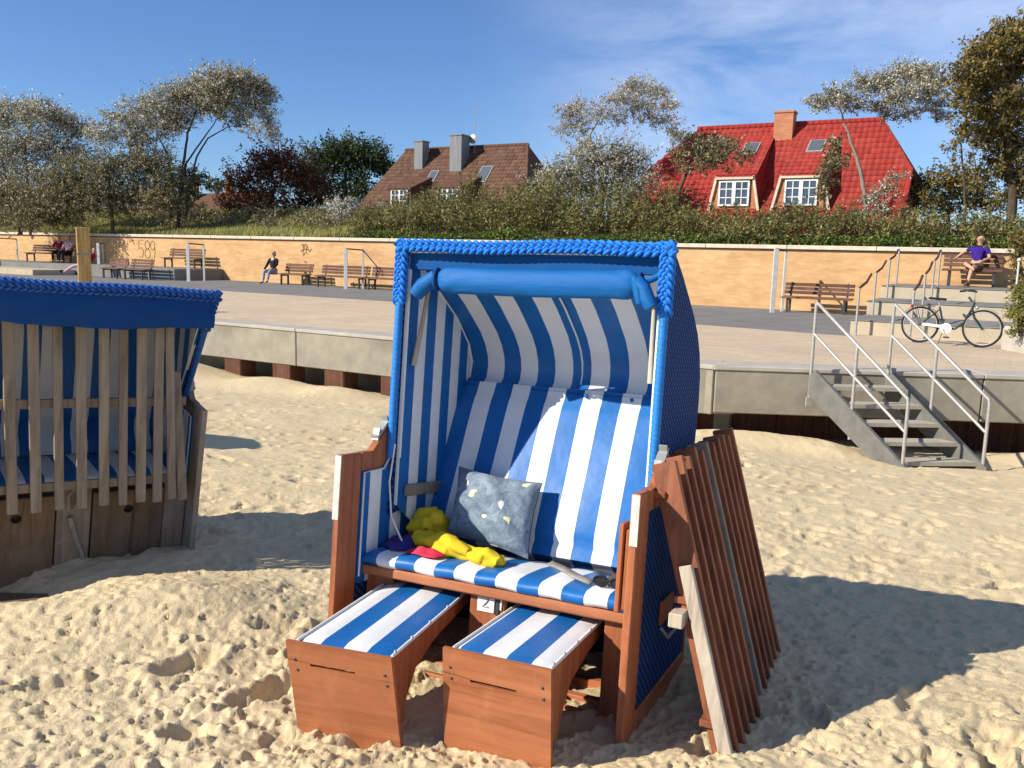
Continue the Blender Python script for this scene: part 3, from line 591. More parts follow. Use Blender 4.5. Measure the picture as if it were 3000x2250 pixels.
        MB().tube([H(-.395, .325, 1.572), H(-.43, .33, 1.55), H(-.465, .335, 1.53), H(-.50, .34, 1.495)], [.030, .034, .036, .032], 10).build('awning_tail', MAT['vinyl_blue'], root)
        MB().tube([H(.46, .295, 1.57), H(.49, .288, 1.545), H(.505, .284, 1.51), H(.528, .284, 1.475)], [.030, .028, .03, .026], 6).build('awning_tail', MAT['vinyl_blue'], root)
        MB().tube([H(.455, .28, 1.585), H(.475, .278, 1.53), H(.485, .28, 1.485)], [.014, .02, .014], 5).build('awning_tail', MAT['vinyl_blue'], root)
        for x in (-.393, .468):
            MB().tube([H(x, .325 + .032 * math.cos(q), 1.558 + .042 * math.sin(q)) for q in np.linspace(0, 2 * math.pi, 17)], .008, 6, False).build('tie_strap', MAT['vinyl_navy'], root)
        MB().tube([H(.548, .33, 1.60), H(.50, .32, 1.575), H(.46, .315, 1.575)], .014, 6).build('tie_strap', MAT['vinyl_blue'], root)
        MB().tube([H(-.475, .40, 1.52), H(-.502, .40, 1.34), H(-.527, .40, 1.195)], [.009, .010, .013], 8).build('wooden_rod', MAT['pale_wood'], root)
        MB().tube([H(.512, .38, 1.52), H(.514, .38, 1.34), H(.518, .38, 1.195)], [.009, .010, .013], 8).build('wooden_rod', MAT['pale_wood'], root)
        MB().tube([(-.545, .318, .86), (-.55, .30, .70), (-.525, .29, .56), (-.47, .29, .47), (-.44, .30, .435)], .004, 6).build('cord', MAT['paint_white'], root)
        # folded side table by the right armrest
        MB().box((.532, .055, .41), (.55, .125, .72), .004).build('folding_table', wd, root); MB().box((.556, .06, .42), (.57, .20, .70), .004).build('folding_table', wd, root)
    else:
        P = []
        for i in range(15):
            t = i / 14; row = []
            for x in np.linspace(-.556, .556, 60):
                sag = .012 * math.sin(x * 17 + 3 * t) * t + .008 * math.sin(x * 41) * t
                q = H(x, .30, 1.672); row.append((x, q[1] - .035 * math.sin(math.pi * t * .6) + sag, q[2] - .150 * t - .012 * math.cos(x * 5) * t))
            P.append(row)
        MB().grid(P).build('awning_valance', MAT['vinyl_navy'], root)
    # --- right-hand carrying handle
    MB().box((.6065, .40, .285), (.618, .585, .375), .003).build('handle_plate', wd, root)
    MB().tube([(.616, .41, .275), (.645, .41, .245), (.645, .575, .245), (.616, .575, .275)], .007, 6).build('handle', MAT['steel_dull'], root)
    # --- footrests
    for fi, ft in enumerate(feet or []):
        fr = bpy.data.objects.new('footrest', None); col.objects.link(fr); fr.parent = root; fr.matrix_local = ft['M']; fr.empty_display_size = .05
        l, hw = ft['len'], .168
        P = [[(x, y, .006 - .012 * (abs(x) / hw) ** 8 - .010 * max(0, (abs(y - l / 2) - l / 2 + .03) / .03) ** 2 + .002 * math.sin(x * 40)) for y in np.linspace(0, l, 16)] for x in np.linspace(-hw, hw, 22)]
        MB().grid(P).build('striped_pad', MAT['stripe_foot' if fi == 0 else 'stripe_foot_b'], fr)
        MB().box((-hw, 0.012, -.035), (hw, l, -.008), .003).build('pad_board', wx_, fr)
        for s in (-1, 1):
            MB().prism([(.014, -.008), (l, -.010), (l, -.055), (.42, -.075), (.24, -.12), (.15, -.215), (.10 + ft['lean'] * .27, -.27), (.012 + ft['lean'] * .27, -.27)], min(s * .171, s * .155), max(s * .171, s * .155), lambda u, v, h: (h, u, v)).build('side_board', wd, fr)
            MB().tube([(s * .171, .02, -.002), (s * .171, l - .01, -.002)], .006, 6).build('pad_edging', MAT['paint_white'], fr)
        for k in range(5): MB().ball((.17, .05 + k * l / 5 + .02 * math.sin(k * 5), .004), .006, 6, 4).build('tack', MAT['steel'], fr)
        hx, hz = ft['slot']; hole = []
        for k in range(28):
            an = 2 * math.pi * k / 28; ux, uz = math.cos(an), math.sin(an); hole.append((hx + .083 * abs(ux) ** .35 * math.copysign(1, ux), hz + .0055 * abs(uz) ** .35 * math.copysign(1, uz) + (0.003 if ux < -.8 else 0)))
        sl_ = ft['lean']
        MB().holed((-.192, -ft['h']), (.186, .008), hole, .018, lambda u, v, h: (u + ft['shear'] * v, -.004 - h + .004 - sl_ * v, v)).build('front_panel', wx_, fr)
        for sx in (-.165, .158):
            for sz_ in (-.055, -.092): MB().ball((sx + ft['shear'] * sz_ + (.004 if sz_ < -.08 else 0), -.018 - sl_ * sz_, sz_), (.006, .003, .006), 8, 5).build('screw', MAT['dark_metal'], fr)
    return root, H

def pose(T, yaw, pitch, roll):
    return Matrix.Translation(T) @ Matrix.Rotation(yaw, 4, 'Z') @ Matrix.Rotation(pitch, 4, 'X') @ Matrix.Rotation(roll, 4, 'Y')
MAIN = pose((-.153, 2.899, -.029), -.426, -.116, -.011)
def TR(x, y, z, rz, rx=0): return Matrix.Translation((x, y, z)) @ Matrix.Rotation(rz, 4, 'Z') @ Matrix.Rotation(rx, 4, 'X')
main, HM = strandkorb('beach_chair', 'open blue and white striped hooded beach chair with two pulled out footrests', MAIN,
    feet=[dict(M=TR(-.225, -.455, .275, R(8.5), R(1.5)), len=.80, h=.36, lean=.22, shear=-.06, slot=(-.03, -.068)), dict(M=TR(.265, -.290, .296, R(1.5), R(.5)), len=.62, h=.36, lean=.12, shear=-.02, slot=(-.012, -.088))])
# number plate on the centre board
pl = MB().box((-.060, .2045, .268), (.014, .2095, .348), .002).build('number_plate', MAT['paint_white'], main)
pts2 = [(-.030, .325), (-.022, .332), (-.010, .328), (-.008, .316), (-.018, .302), (-.030, .290), (-.006, .290)]
MB().tube([(x - .006, .2035, z) for x, z in pts2], .0035, 6).build('number', MAT['steel_dull'], pl)
MB().box((.018, .2055, .262), (.034, .2115, .352), .002).build('latch', MAT['dark_metal'], main); MB().box((.036, .2055, .285), (.045, .2105, .345), .002).build('latch_tab', MAT['paint_white'], main)

LEFT = pose((-2.274, 4.305, -.095), .671, .149, .067)
old, HO = strandkorb('beach_chair', 'weathered grey beach chair closed with an upright slatted grille, cut by the left edge', LEFT, .455, True, False)
for x0, x1 in ((-.455, -.10), (.085, .45)):
    cx = (x0 + x1) / 2 + (.0 if x0 < 0 else .0); hole = [(cx + .026 * math.cos(2 * math.pi * k / 24), .235 + .024 * math.sin(2 * math.pi * k / 24)) for k in range(24)]
    MB().holed((x0, -.2), (x1, .345), hole, .02, lambda u, v, h: (u, .12 + h, v)).build('footrest_panel', MAT['grey_wood_x'], old)
MB().box((-.09, .13, -.2), (.078, .15, .40), .004).build('front_plank', MAT['grey_wood'], old); MB().box((.457, .13, -.2), (.58, .15, .40), .004).build('front_plank', MAT['grey_wood'], old); MB().box((-.58, .13, -.2), (-.46, .15, .40), .004).build('front_plank', MAT['grey_wood'], old)
MB().box((-.575, .165, -.2), (.575, .175, .40)).build('light_block_board', MAT['shade_wall'], old)  # added dark board, keeps sun from showing through the panel gaps
MB().tube([(-.01, .105, .39), (-.045, .098, .35), (-.04, .098, .28), (-.005, .098, .27), (.01, .1, .34), (-.005, .105, .39)], .011, 8).build('rope_loop', MAT['strap_grey'], old)
MB().tube([(-.03, .108, .225), (.0, .108, .12), (.05, .11, -.03)], [.016, .014, .012], 8).build('rope_end', MAT['strap_grey'], old)
hid, _ = strandkorb('beach_chair', 'closed beach chair standing hidden behind the weathered grey one', pose((-5.35, 7.55, -.40), -.2, .05, 0), .30, True, False)

# the slatted grille that closes the left chair: a thing of its own, leaning into the chair
gr = empty('slatted_grille', LEFT, 'pale weathered slatted wooden grille closing the left beach chair', 'grille')
sx = [-.62, -.535, -.42, -.318, -.212, -.107, -.002, .105, .198, .288, .375, .452, .512]
for i, x in enumerate(sx):
    if i == 0: continue
    tilt = .0 if i < 11 else -.03
    z0 = .325 + .012 * math.sin(i * 3.1); z1 = 1.42 if i != len(sx) - 1 else 1.05
    MB().beam((x, -.012, z0), (x - .055 + tilt, .035, z1), .047 + .004 * math.sin(i * 2.2), .02, (0, 1, 0), .003).build('slat', MAT['slat_wood'], gr)
for z in (.442, .88): MB().box((-.585, .008 + (z - .3) * .045, z - .024), (.50, .026 + (z - .3) * .045, z + .024), .003).build('batten', MAT['slat_wood'], gr)
# planks half buried in front of the left chair
tag(MB().beam((-3.0, 4.08, -.215), (-2.06, 4.02, -.19), .14, .035, (0, 0, 1), .004).build('buried_plank', MAT['grey_wood_x']), 'weathered grey plank half buried in the hollow before the left chair', 'plank')

# ------------------------------------------------------------------ leaning wooden lattice at the right of the chair
la = empty('wooden_lattice', MAIN, 'reddish brown slatted wooden lattice leaning against the right side of the chair', 'lattice')
def LP(t, s, off=0.0):
    """t 0..1 across the slats (near to far), s 0..1 bottom to top, off along the panel normal"""
    b = Vector((.955 + .012 * t, .10 + 1.10 * t, -.06 - .03 * t)); tp = Vector((.632 + .045 * t, .215 + .86 * t, .925 + .06 * t)); p = b + (tp - b) * s
    n = (tp - b).cross(Vector((.0, 1, 0))).normalized(); n = n if n.x > 0 else -n; return p + n * off
for i in range(11):
    t = i / 10.0; pale = i in (5,); low = .0 if i not in (0,) else .0
    MB().beam(LP(t, -.02), LP(t, 1.0 + .012 * math.sin(i * 2.7)), .028, .088, LP(t, .5, 1) - LP(t, .5), .003).build('slat', MAT['grey_wood'] if pale else MAT['mahogany_lattice'], la)
for s in (.16, .55, .90): MB().beam(LP(-.03, s, -.036), LP(1.03, s, -.036), .05, .024, (0, 0, 1), .003).build('batten', MAT['mahogany_lattice'], la)
MB().beam(LP(1.03, .02, .012), LP(1.03, .66, .012), .02, .05, LP(.5, .5, 1) - LP(.5, .5), .003).build('pale_edge_slat', MAT['grey_wood'], la)
MB().beam(LP(-.045, -.05, .012), LP(-.045, .66, .012), .028, .045, LP(0, .5, 1) - LP(0, .5), .003).build('pale_edge_slat', MAT['pale_wood'], la)
MB().beam(LP(-.09, .50, -.05), LP(.12, .50, -.05), .05, .05, (0, 0, 1), .004).build('pale_batten', MAT['pale_wood'], la)
p = MAIN @ Vector(LP(-.04, -.02, -.06)); tag(MB().box((p.x - .03, p.y - .035, p.z - .16), (p.x + .03, p.y + .03, p.z + .035), .004).build('wooden_peg', MAT['pale_wood']), 'short pale wooden block stuck in the sand at the lattice foot', 'block')

# ------------------------------------------------------------------ things on the seat
def pillow():
    P = []; n = 26
    A, B, C_, D = Vector((-.36, .485, .470)), Vector((.035, .465, .432)), Vector((.012, .625, .728)), Vector((-.40, .635, .752))
    nv = (B - A).cross(D - A).normalized(); nv = nv if nv.y < 0 else -nv; r = np.random.default_rng(2)
    for side in (1, -1):
        rows = []
        for i in range(n):
            row = []
            for j in range(n):
                u, v = i / (n - 1), j / (n - 1); p = (A * (1 - u) + B * u) * (1 - v) + (D * (1 - u) + C_ * u) * v
                cu, cv = 2 * u - 1, 2 * v - 1; th = max(0, (1 - cu ** 4) * (1 - cv ** 4)) ** .6
                pin = .014 * (1 - abs(cu) ** 2) * cv ** 3 ; pin2 = .014 * (1 - abs(cv) ** 2) * cu ** 3
                p = p - (D - A).normalized() * pin - (B - A).normalized() * pin2
                wr = .010 * math.sin(9 * u + 5 * v) + .007 * math.sin(17 * v - 6 * u) + .005 * math.sin(23 * u + 11 * v)
                row.append(p + nv * side * (.062 * th + wr * th) + nv * .004 * side)
            rows.append(row)
        P.append(rows)
    m = MB(); m.grid(P[0]); m.grid(P[1]); o = m.build('pillow', MAT['pillow_print']); o.matrix_world = MAIN; return o
tag(pillow(), 'blue grey patterned pillow propped on the striped beach chair seat', 'pillow')
def cloth(name, mat, c, ax, ay, amp, seed, nx=34, ny=26, base=.43, lift=None):
    r = np.random.default_rng(seed); P = []; ph = r.uniform(0, 6, 12); ang = r.uniform(0, 3.1, 12); fr = r.uniform(7, 26, 12)
    for i in range(nx):
        row = []
        for j in range(ny):
            u, v = 2 * i / (nx - 1) - 1, 2 * j / (ny - 1) - 1; rad = 1 + .07 * math.sin(3 * math.atan2(v, u) + ph[0]) + .04 * math.sin(7 * math.atan2(v, u) + ph[1])
            k = max(abs(u), abs(v)); q = math.hypot(u, v); sc = (k / q if q > 1e-6 else 1) * rad; x, y = u * sc, v * sc
            d = min(1, math.hypot(x, y)); h = (1 - d ** 2.2); f = sum(math.sin(fr[t] * .35 * (x * math.cos(ang[t]) + y * math.sin(ang[t])) + ph[t]) / (1 + t * .25) for t in range(12)) * .23
            z = amp * h * (.65 + .42 * f) + .006 + .004 * f
            row.append((c[0] + ax * x, c[1] + ay * y + (lift or 0) * 0, base + max(z, .002)))
        P.append(row)
    m = MB().grid(P); o = m.build(name, mat); md = o.modifiers.new('s', 'SOLIDIFY'); md.thickness = .006; md.offset = 1; sb = o.modifiers.new('b', 'SUBSURF'); sb.levels = sb.render_levels = 1; o.matrix_world = MAIN; return o
def crumple(name, mat, path, rads, seed, flat=.8):
    r = np.random.default_rng(seed); n = 70; P = [Vector(p) for p in path]; k = len(P) - 1; rows = []; ph = r.uniform(0, 6, 8)
    for i in range(n + 1):
        t = i / n * k; q = min(int(t), k - 1); f = t - q; f2 = f * f * (3 - 2 * f); c = P[q].lerp(P[q + 1], f2); rd = rads[q] * (1 - f2) + rads[q + 1] * f2; d = (P[q + 1] - P[q]).normalized(); x = d.cross(Vector((0, 0, 1))); x = x.normalized() if x.length > .1 else Vector((1, 0, 0)); y = x.cross(d); row = []
        for j in range(44):
            an = 2 * math.pi * j / 44; v = 1 + .34 * (abs(math.sin(1.5 * an + 1.3 * t + ph[0])) - .5) + .22 * (abs(math.sin(1.0 * an - 2.1 * t + ph[1])) - .5) + .10 * (abs(math.sin(3 * an + 3.7 * t + ph[2])) - .5)
            p = c + (x * math.cos(an) + y * math.sin(an) * flat) * rd * v; row.append(p)
        rows.append(row)
    o = MB().grid(rows, True, True).build(name, mat); o.matrix_world = MAIN; return o
tag(crumple('towel', MAT['yellow_cloth'], [(-.515, .47, .43), (-.50, .475, .475), (-.455, .49, .515), (-.41, .50, .50), (-.385, .49, .45)], [.012, .058, .072, .062, .015], 4, .85), 'bright yellow crumpled towel heaped behind the patterned pillow', 'towel')
tag(crumple('yellow_cloth', MAT['yellow_cloth'], [(-.475, .375, .438), (-.42, .37, .462), (-.33, .345, .468), (-.24, .325, .466), (-.15, .315, .452), (-.08, .30, .454), (-.02, .30, .446), (.005, .30, .438)], [.012, .05, .052, .05, .034, .044, .034, .008], 9, .75), 'yellow crumpled cloth lying along the front of the pillow', 'cloth')
tag(cloth('dark_garment', MAT['cloth_mix'], (-.49, .335), .085, .09, .06, 13, base=.424), 'dark blue and violet garment bunched at the left of the seat', 'garment')
tag(cloth('red_cloth', MAT['cloth_red'], (-.33, .255), .085, .045, .03, 17, 20, 14, base=.430), 'small red cloth peeking out below the yellow cloth', 'cloth')
st = MB().grid([[(.15 + .23 * t + .012 * k * .4, .41 - .15 * t + .017 * k, .437 + .004 * math.sin(t * 5) ** 2 + .006 * (k == 1) + .012 * (1 - t)) for k in (-1, 0, 1)] for t in np.linspace(0, 1, 14)]).build('strap', MAT['strap_grey']); st.modifiers.new('s', 'SOLIDIFY').thickness = .006; st.matrix_world = MAIN; tag(st, 'grey folded strap lying across the right of the seat', 'strap')
sg = empty('sunglasses', MAIN @ Matrix.Translation((.455, .235, .437)), 'dark sunglasses lying at the right front of the striped seat', 'sunglasses')
for k, x in enumerate((-.032, .032)):
    o = MB().tube([(x + .027 * math.cos(q), -.02 * .3 * math.sin(q), .024 + .021 * math.sin(q)) for q in np.linspace(0, 2 * math.pi, 17)], .004, 6, False).build('rim', MAT['black'], sg); MB().ball((x, 0, .024), (.026, .002, .020), 12, 6).build('lens', MAT['black'], o)
    MB().tube([(x * 1.8, 0, .032), (x * 1.9, .06, .03), (x * 1.6, .12, .012)], .0035, 6).build('temple', MAT['black'], sg)
MB().tube([(-.01, -.003, .028), (0, -.006, .032), (.01, -.003, .028)], .003, 6).build('bridge', MAT['black'], sg)
tag(cloth('dark_pouch', MAT['hair_brown'], (.475, .33), .07, .05, .06, 23, 20, 16, base=.425), 'small dark brown pouch beside the sunglasses on the seat', 'pouch')

# ================================================================== STAIRS DOWN TO THE SAND
SL0, SL1, SR0, SR1 = [np.array(p) for p in ((3.98, 11.24), (4.70, 9.98), (5.02, 11.27), (5.72, 10.08))]
stairs = empty('beach_stairs', frame((0, 0, 0), (1, 0, 0), (0, 1, 0)), 'grey open tread stairs with steel handrails from promenade down to sand', 'stairs')
def sp(a, b, t): p = a + (b - a) * t; return p
zt = lambda t: PZ - .02 - .99 * t
for k in range(5):
    t = .10 + .19 * k; z = PZ - .19 * (k + 1) + .02
    A0, A1 = sp(SL0, SL1, t - .07), sp(SL0, SL1, t + .12); B0, B1 = sp(SR0, SR1, t - .07), sp(SR0, SR1, t + .12)
    MB().prism([tuple(A0), tuple(B0), tuple(B1), tuple(A1)], z - .05, z, lambda u, v, h: (u, v, h)).build('tread', MAT['stair_concrete'], stairs)
for A, B in ((SL0, SL1), (SR0, SR1)):
    d = (B - A) / np.linalg.norm(B - A); nr = np.array([-d[1], d[0]]) * .025
    q = [(0, .12), (.06, .19), (1.06, -.80), (1.06, -.99), (.93, -.99), (0, -.15)]
    MB().prism([(t, z) for t, z in q], -1, 1, lambda t, z, h: (A[0] + (B[0] - A[0]) * t + nr[0] * h, A[1] + (B[1] - A[1]) * t + nr[1] * h, z)).build('stringer', MAT['stringer'], stairs)
    hr = MB(); T0, T1 = (A[0], A[1], 1.09), (B[0] + d[0] * .02, B[1] + d[1] * .02, .02)
    def on(t, dz=0): return (T0[0] + (T1[0] - T0[0]) * t, T0[1] + (T1[1] - T0[1]) * t, T0[2] + (T1[2] - T0[2]) * t + dz)
    MB().tube([(T0[0], T0[1], 1.03), (T0[0], T0[1], 1.075), on(.012), on(.99), (T1[0], T1[1], -.03)], .021, 10).build('handrail', MAT['steel'], stairs)
    MB().tube([on(.0, -.42), on(.99, -.40)], .019, 10).build('lower_rail', MAT['steel'], stairs)
    MB().tube([(T0[0], T0[1], -.22), (T0[0], T0[1], 1.05)], .021, 10).build('rail_post', MAT['steel'], stairs)
    m_ = on(.47); MB().tube([(m_[0], m_[1], -.62), m_], .021, 10).build('rail_post', MAT['steel'], stairs)
    MB().tube([(T1[0], T1[1], -1.05), (T1[0], T1[1], -.02)], .021, 10).build('rail_post', MAT['steel'], stairs)
    MB().box((A[0] - .05, A[1] - .035, -.30), (A[0] + .05, A[1] - .005, -.18), .004).build('foot_plate', MAT['steel_dull'], stairs)

# ================================================================== BENCHES
def bench(px0, px1, m, z, label, w=None, name='bench'):
    """slatted bench in front of the wall between two sight lines; its own frame lies along the wall"""
    a, b = ray_m(px0, m), ray_m(px1, m); l = float(np.linalg.norm(b - a)); c = (a + b) / 2
    r_ = empty(name, frame((c[0], c[1], z), (E_[0], E_[1], 0), (N_[0], N_[1], 0)), label, 'bench', 'slatted benches along the promenade wall')
    for k in range(4): MB().box((-l / 2, -.26 + .115 * k, .40 + .008 * k), (l / 2, -.26 + .115 * k + .095, .44 + .008 * k), .006).build('seat_slat', MAT['bench_wood'], r_)
    for k in range(3): MB().box((-l / 2, .19 + .030 * k, .52 + .115 * k), (l / 2, .225 + .030 * k, .615 + .115 * k), .006).build('back_slat', MAT['bench_wood'], r_)
    for x in (-l / 2 + .18, l / 2 - .18):
        lg = MB().box((x - .03, -.24, 0), (x + .03, -.18, .40), .004); lg.box((x - .03, .14, 0), (x + .03, .2, .42), .004); lg.box((x - .03, -.24, .345), (x + .03, .2, .398), .004); lg.beam((x, .20, .38), (x, .30, .86), .05, .04, (0, 1, 0)); lg.build('leg_frame', MAT['dark_metal'], r_)
    return r_, l
bR, _ = bench(2292, 2496, -1.0, PZ + .006, 'brown slatted bench between the pale post and the terrace steps')
bM, _ = bench(2748, 2922, -.75, 1.10, 'brown bench on the upper terrace with the man in violet')
bP, _ = bench(832, 912, -.9, PZ + .006, 'brown bench beside the seated person in black')
b1, _ = bench(938, 1078, -1.1, PZ + .006, 'brown bench left of the bent rail behind the blue chair')
b2, _ = bench(1084, 1200, -1.3, PZ + .006, 'brown bench partly hidden behind the left rim of the blue chair')
b3, _ = bench(496, 598, -.7, .66, 'brown bench on the left terrace beside the scrawled number')
b4, _ = bench(318, 372, -3.4, PZ + .006, 'low brown bench right of the wooden post, nearest the post')
b5, _ = bench(380, 446, -3.4, PZ + .006, 'low brown bench right of the wooden post, farther from the post')
b6, _ = bench(98, 216, -.9, .66, 'brown bench on the left terrace with the seated couple')

# inverted U rails of pale steel
def urail(px0, px1, m, z, h, label, mat='zinc_post', bent=False):
    a, b = ray_m(px0, m), ray_m(px1, m + .9); r_ = empty('handrail_frame', None, label, 'railing', 'pale railings on the promenade')
    MB().beam((a[0], a[1], z), (a[0], a[1], z + h), .13, .05, (0, 1, 0), .006).build('post', MAT[mat], r_)
    MB().beam((b[0], b[1], z), (b[0], b[1], z + h * .98), .07, .05, (0, 1, 0), .006).build('post', MAT[mat], r_)
    MB().tube([(a[0], a[1], z + h), (b[0], b[1], z + h * .98)], .025, 8).build('top_rail', MAT['pile_wood'], r_)
    if bent: MB().tube([(b[0], b[1], z + h * .98), (b[0] + .75, b[1] - .5, z + h * .48), (b[0] + .45, b[1] - .6, z + .05)], .025, 8).build('bent_rail', MAT['dark_metal'], r_)
urail(560, 606, -2.75, PZ, 1.55, 'pale inverted U rail at the end of the left terrace')
urail(1018, 1068, -2.0, PZ, 1.50, 'pale post with a bent dark rail behind the blue chair', bent=True)
urail(2264, 2292, -1.9, PZ, 1.80, 'tall pale double post left of the brown bench')
urail(4, 64, -2.7, PZ, 1.6, 'pale post at the left edge of the photograph')
urail(300, 314, -1.0, .66, 1.0, 'small grey rail right of the wooden post')
# sloping handrails that climb the terrace steps
for i, e in enumerate((4.75, 5.75)):
    r_ = empty('terrace_handrail', WM, 'dark sloping handrail climbing the terrace steps, %s one' % ('left' if i == 0 else 'right'), 'railing')
    for j, (m, z) in enumerate(((-8.3, PZ), (-5.9, .48), (-3.5, .79), (-1.6, 1.10))):
        MB().tube([(e, m, z), (e, m, z + .95)], .024, 8).build('post', MAT['steel'], r_)
        if j < 3: MB().tube([(e, m, z + .95), (e, m + 1.0, z + 1.06), (e, m + 1.6, z + 1.22)], .026, 8).build('handrail', MAT['pile_wood'], r_)

# wooden post behind the left chair
p0 = at(245, 740, 17.9); o = empty('wooden_post', frame((p0[0], p0[1], 0), (math.cos(.5), math.sin(.5), 0), (-math.sin(.5), math.cos(.5), 0)), 'square light wooden post on the promenade above the weathered beach chair', 'post')
MB().box((-.125, -.12, PZ + .002), (.125, .12, 1.93), .01).build('shaft', MAT['post_wood'], o); MB().box((-.13, -.125, 1.36), (.13, .125, 1.40)).build('strap', MAT['strap_grey'], o)

# graffiti strokes on the wall face
def scrawl(name, label, px, z0, hgt, strokes, r=.018):
    p = ray_m(px, 0); e, _m = em(p); m = MB()
    for st_ in strokes: m.tube([(e + u * hgt, -.003, z0 + v * hgt) for u, v in st_], r, 4)
    o = m.build(name, MAT['graffiti']); o.matrix_world = WM; tag(o, label, 'graffiti')
circ = lambda cx, cy, rx, ry, n=12: [(cx + rx * math.cos(6.2832 * k / n), cy + ry * math.sin(6.2832 * k / n)) for k in range(n + 1)]
scrawl('graffiti', 'scrawled number 589 on the yellow wall', 418, 1.0, .85, [[(.42, 1), (.05, 1), (.03, .55), (.3, .6), (.42, .35), (.3, .05), (.02, .08)], circ(.75, .75, .19, .23), circ(.75, .27, .22, .26), circ(1.2, .72, .18, .24), [(1.38, .72), (1.38, .3), (1.3, .02)]])
scrawl('graffiti', 'small scribbled tag on the yellow wall left of the blue chair', 888, 1.35, .5, [[(.1, .9), (.3, .95), (.25, .1)], [(.0, .4), (.5, .55), (.9, .5)], circ(.55, .75, .15, .2), [(.6, .3), (.7, .9), (.95, .35), (1.2, .6)], [(.3, .0), (.5, .3), (.8, .15)], [(.4, -.5), (.55, -.45), (.6, -.6)]])

# ================================================================== BICYCLE
A, B = atz(2690, 1004, PZ), atz(2872, 1019, PZ); dv = (B - A)[:2]; wb = float(np.linalg.norm(dv)); dv /= wb
bk = empty('bicycle', frame((A[0], A[1], PZ + .007), (dv[0], dv[1], 0), (-dv[1], dv[0], 0)), 'dark green step through rental bicycle with white chain guard', 'bicycle'); WR = .335
def wheel(x):
    wv = bpy.data.objects.new('wheel', None); col.objects.link(wv); wv.parent = bk; wv.location = (x, 0, WR)
    ring = lambda r_, n=40: [(r_ * math.cos(6.28319 * k / n), 0, r_ * math.sin(6.28319 * k / n)) for k in range(n + 1)]
    MB().tube(ring(WR - .017), .018, 8, False).build('tyre', MAT['rubber'], wv); MB().tube(ring(WR - .042), .009, 6, False).build('rim', MAT['steel'], wv)
    m = MB()
    for k in range(28):
        a_ = 6.28319 * k / 28; m.tube([(.02 * math.cos(a_ + .9 * (-1) ** k), .02 * (-1) ** k, .02 * math.sin(a_ + .9 * (-1) ** k)), ((WR - .045) * math.cos(a_), 0, (WR - .045) * math.sin(a_))], .0014, 3)
    m.build('spokes', MAT['steel'], wv); MB().tube([(0, -.05, 0), (0, .05, 0)], .022, 10).build('hub', MAT['dark_metal'], wv)
wheel(0); wheel(wb)
m = MB(); bb = (.42, 0, .29); m.tube([bb, (.31, 0, .68)], .018, 8); m.tube([bb, (.60, 0, .30), (.74, 0, .42), (.86, 0, .70)], .022, 8); m.tube([(.845, 0, .63), (.88, 0, .79)], .02, 8)
for s in (-1, 1):
    m.tube([(0, s * .05, WR), (.2, s * .05, .31), bb], .010, 6); m.tube([(0, s * .05, WR), (.32, s * .02, .64)], .009, 6); m.tube([(.865, s * .03, .65), (.90, s * .05, .52), (wb, s * .05, WR)], .011, 6)
m.build('frame', MAT['bike_green'], bk)
MB().tube([(.31, 0, .66), (.285, 0, .80)], .012, 8).build('seat_post', MAT['steel'], bk)
MB().grid([[(.27 + .14 * (t - .5) * 2, (.08 * (1 - t) ** .6 + .02) * math.cos(q), .82 + .022 * math.sin(q) + .01 * (1 - t)) for q in np.linspace(0, 2 * math.pi, 13)] for t in np.linspace(0, 1, 8)]).build('saddle', MAT['black'], bk)
MB().tube([(.88, 0, .78), (.865, 0, .96)], .012, 8).build('stem', MAT['steel'], bk)
hb = MB().tube([(.70, .27, .985), (.80, .22, 1.0), (.88, .08, .985), (.89, 0, .97), (.88, -.08, .985), (.80, -.22, 1.0), (.70, -.27, .985)], .012, 8).build('handlebar', MAT['dark_metal'], bk)
for s in (-1, 1): MB().tube([(.69, s * .275, .984), (.78, s * .232, .998)], .018, 8).build('grip', MAT['black'], hb)
cg = MB().beam((.05, -.062, .35), (.45, -.062, .325), .018, .05, (0, 0, 1), .004).build('chain_guard', MAT['paint_white'], bk)
MB().tube([(.47, -.058, .30), (.47, -.076, .30)], .095, 24, True, False).build('number_disc', MAT['paint_white'], cg)
m = MB(); m.tube([(.44 + .022 * math.cos(q), -.078, .30 + .034 * math.sin(q)) for q in np.linspace(0, 6.2832, 15)], .005, 5); m.tube([(.48, -.078, .334), (.515, -.078, .334), (.492, -.078, .266)], .005, 5); m.build('number', MAT['strap_grey'], cg)
MB().tube([(.42, -.09, .29), (.50, -.095, .15)], .010, 6).build('crank', MAT['steel'], bk); MB().tube([(.42, .09, .29), (.34, .095, .43)], .010, 6).build('crank', MAT['steel'], bk); MB().box((.46, -.17, .13), (.55, -.10, .155), .004).build('pedal', MAT['black'], bk); MB().box((.29, .10, .425), (.38, .17, .45), .004).build('pedal', MAT['black'], bk)
rk = MB().box((-.16, -.06, .68), (.22, .06, .695)); rk.tube([(-.1, .06, .68), (0, .06, WR)], .006, 6); rk.tube([(-.1, -.06, .68), (0, -.06, WR)], .006, 6); rk.build('luggage_rack', MAT['dark_metal'], bk)
MB().box((-.19, -.03, .63), (-.165, .03, .70), .004).build('rear_light', MAT['cloth_red'], bk); MB().ball((.93, 0, .70), (.03, .03, .035), 10, 7).build('headlight', MAT['steel'], bk)
for x, a0, a1 in ((0, .15, 2.75), (wb, .9, 2.6)):
    MB().grid([[(x + (WR + .022) * math.cos(q), v, WR + (WR + .022) * math.sin(q) - .4 * v * v) for v in np.linspace(-.026, .026, 4)] for q in np.linspace(a0, a1, 22)]).build('mudguard', MAT['bike_green'], bk)
MB().tube([(.40, .05, .27), (.30, .16, .0)], .009, 6).build('kickstand', MAT['steel'], bk)

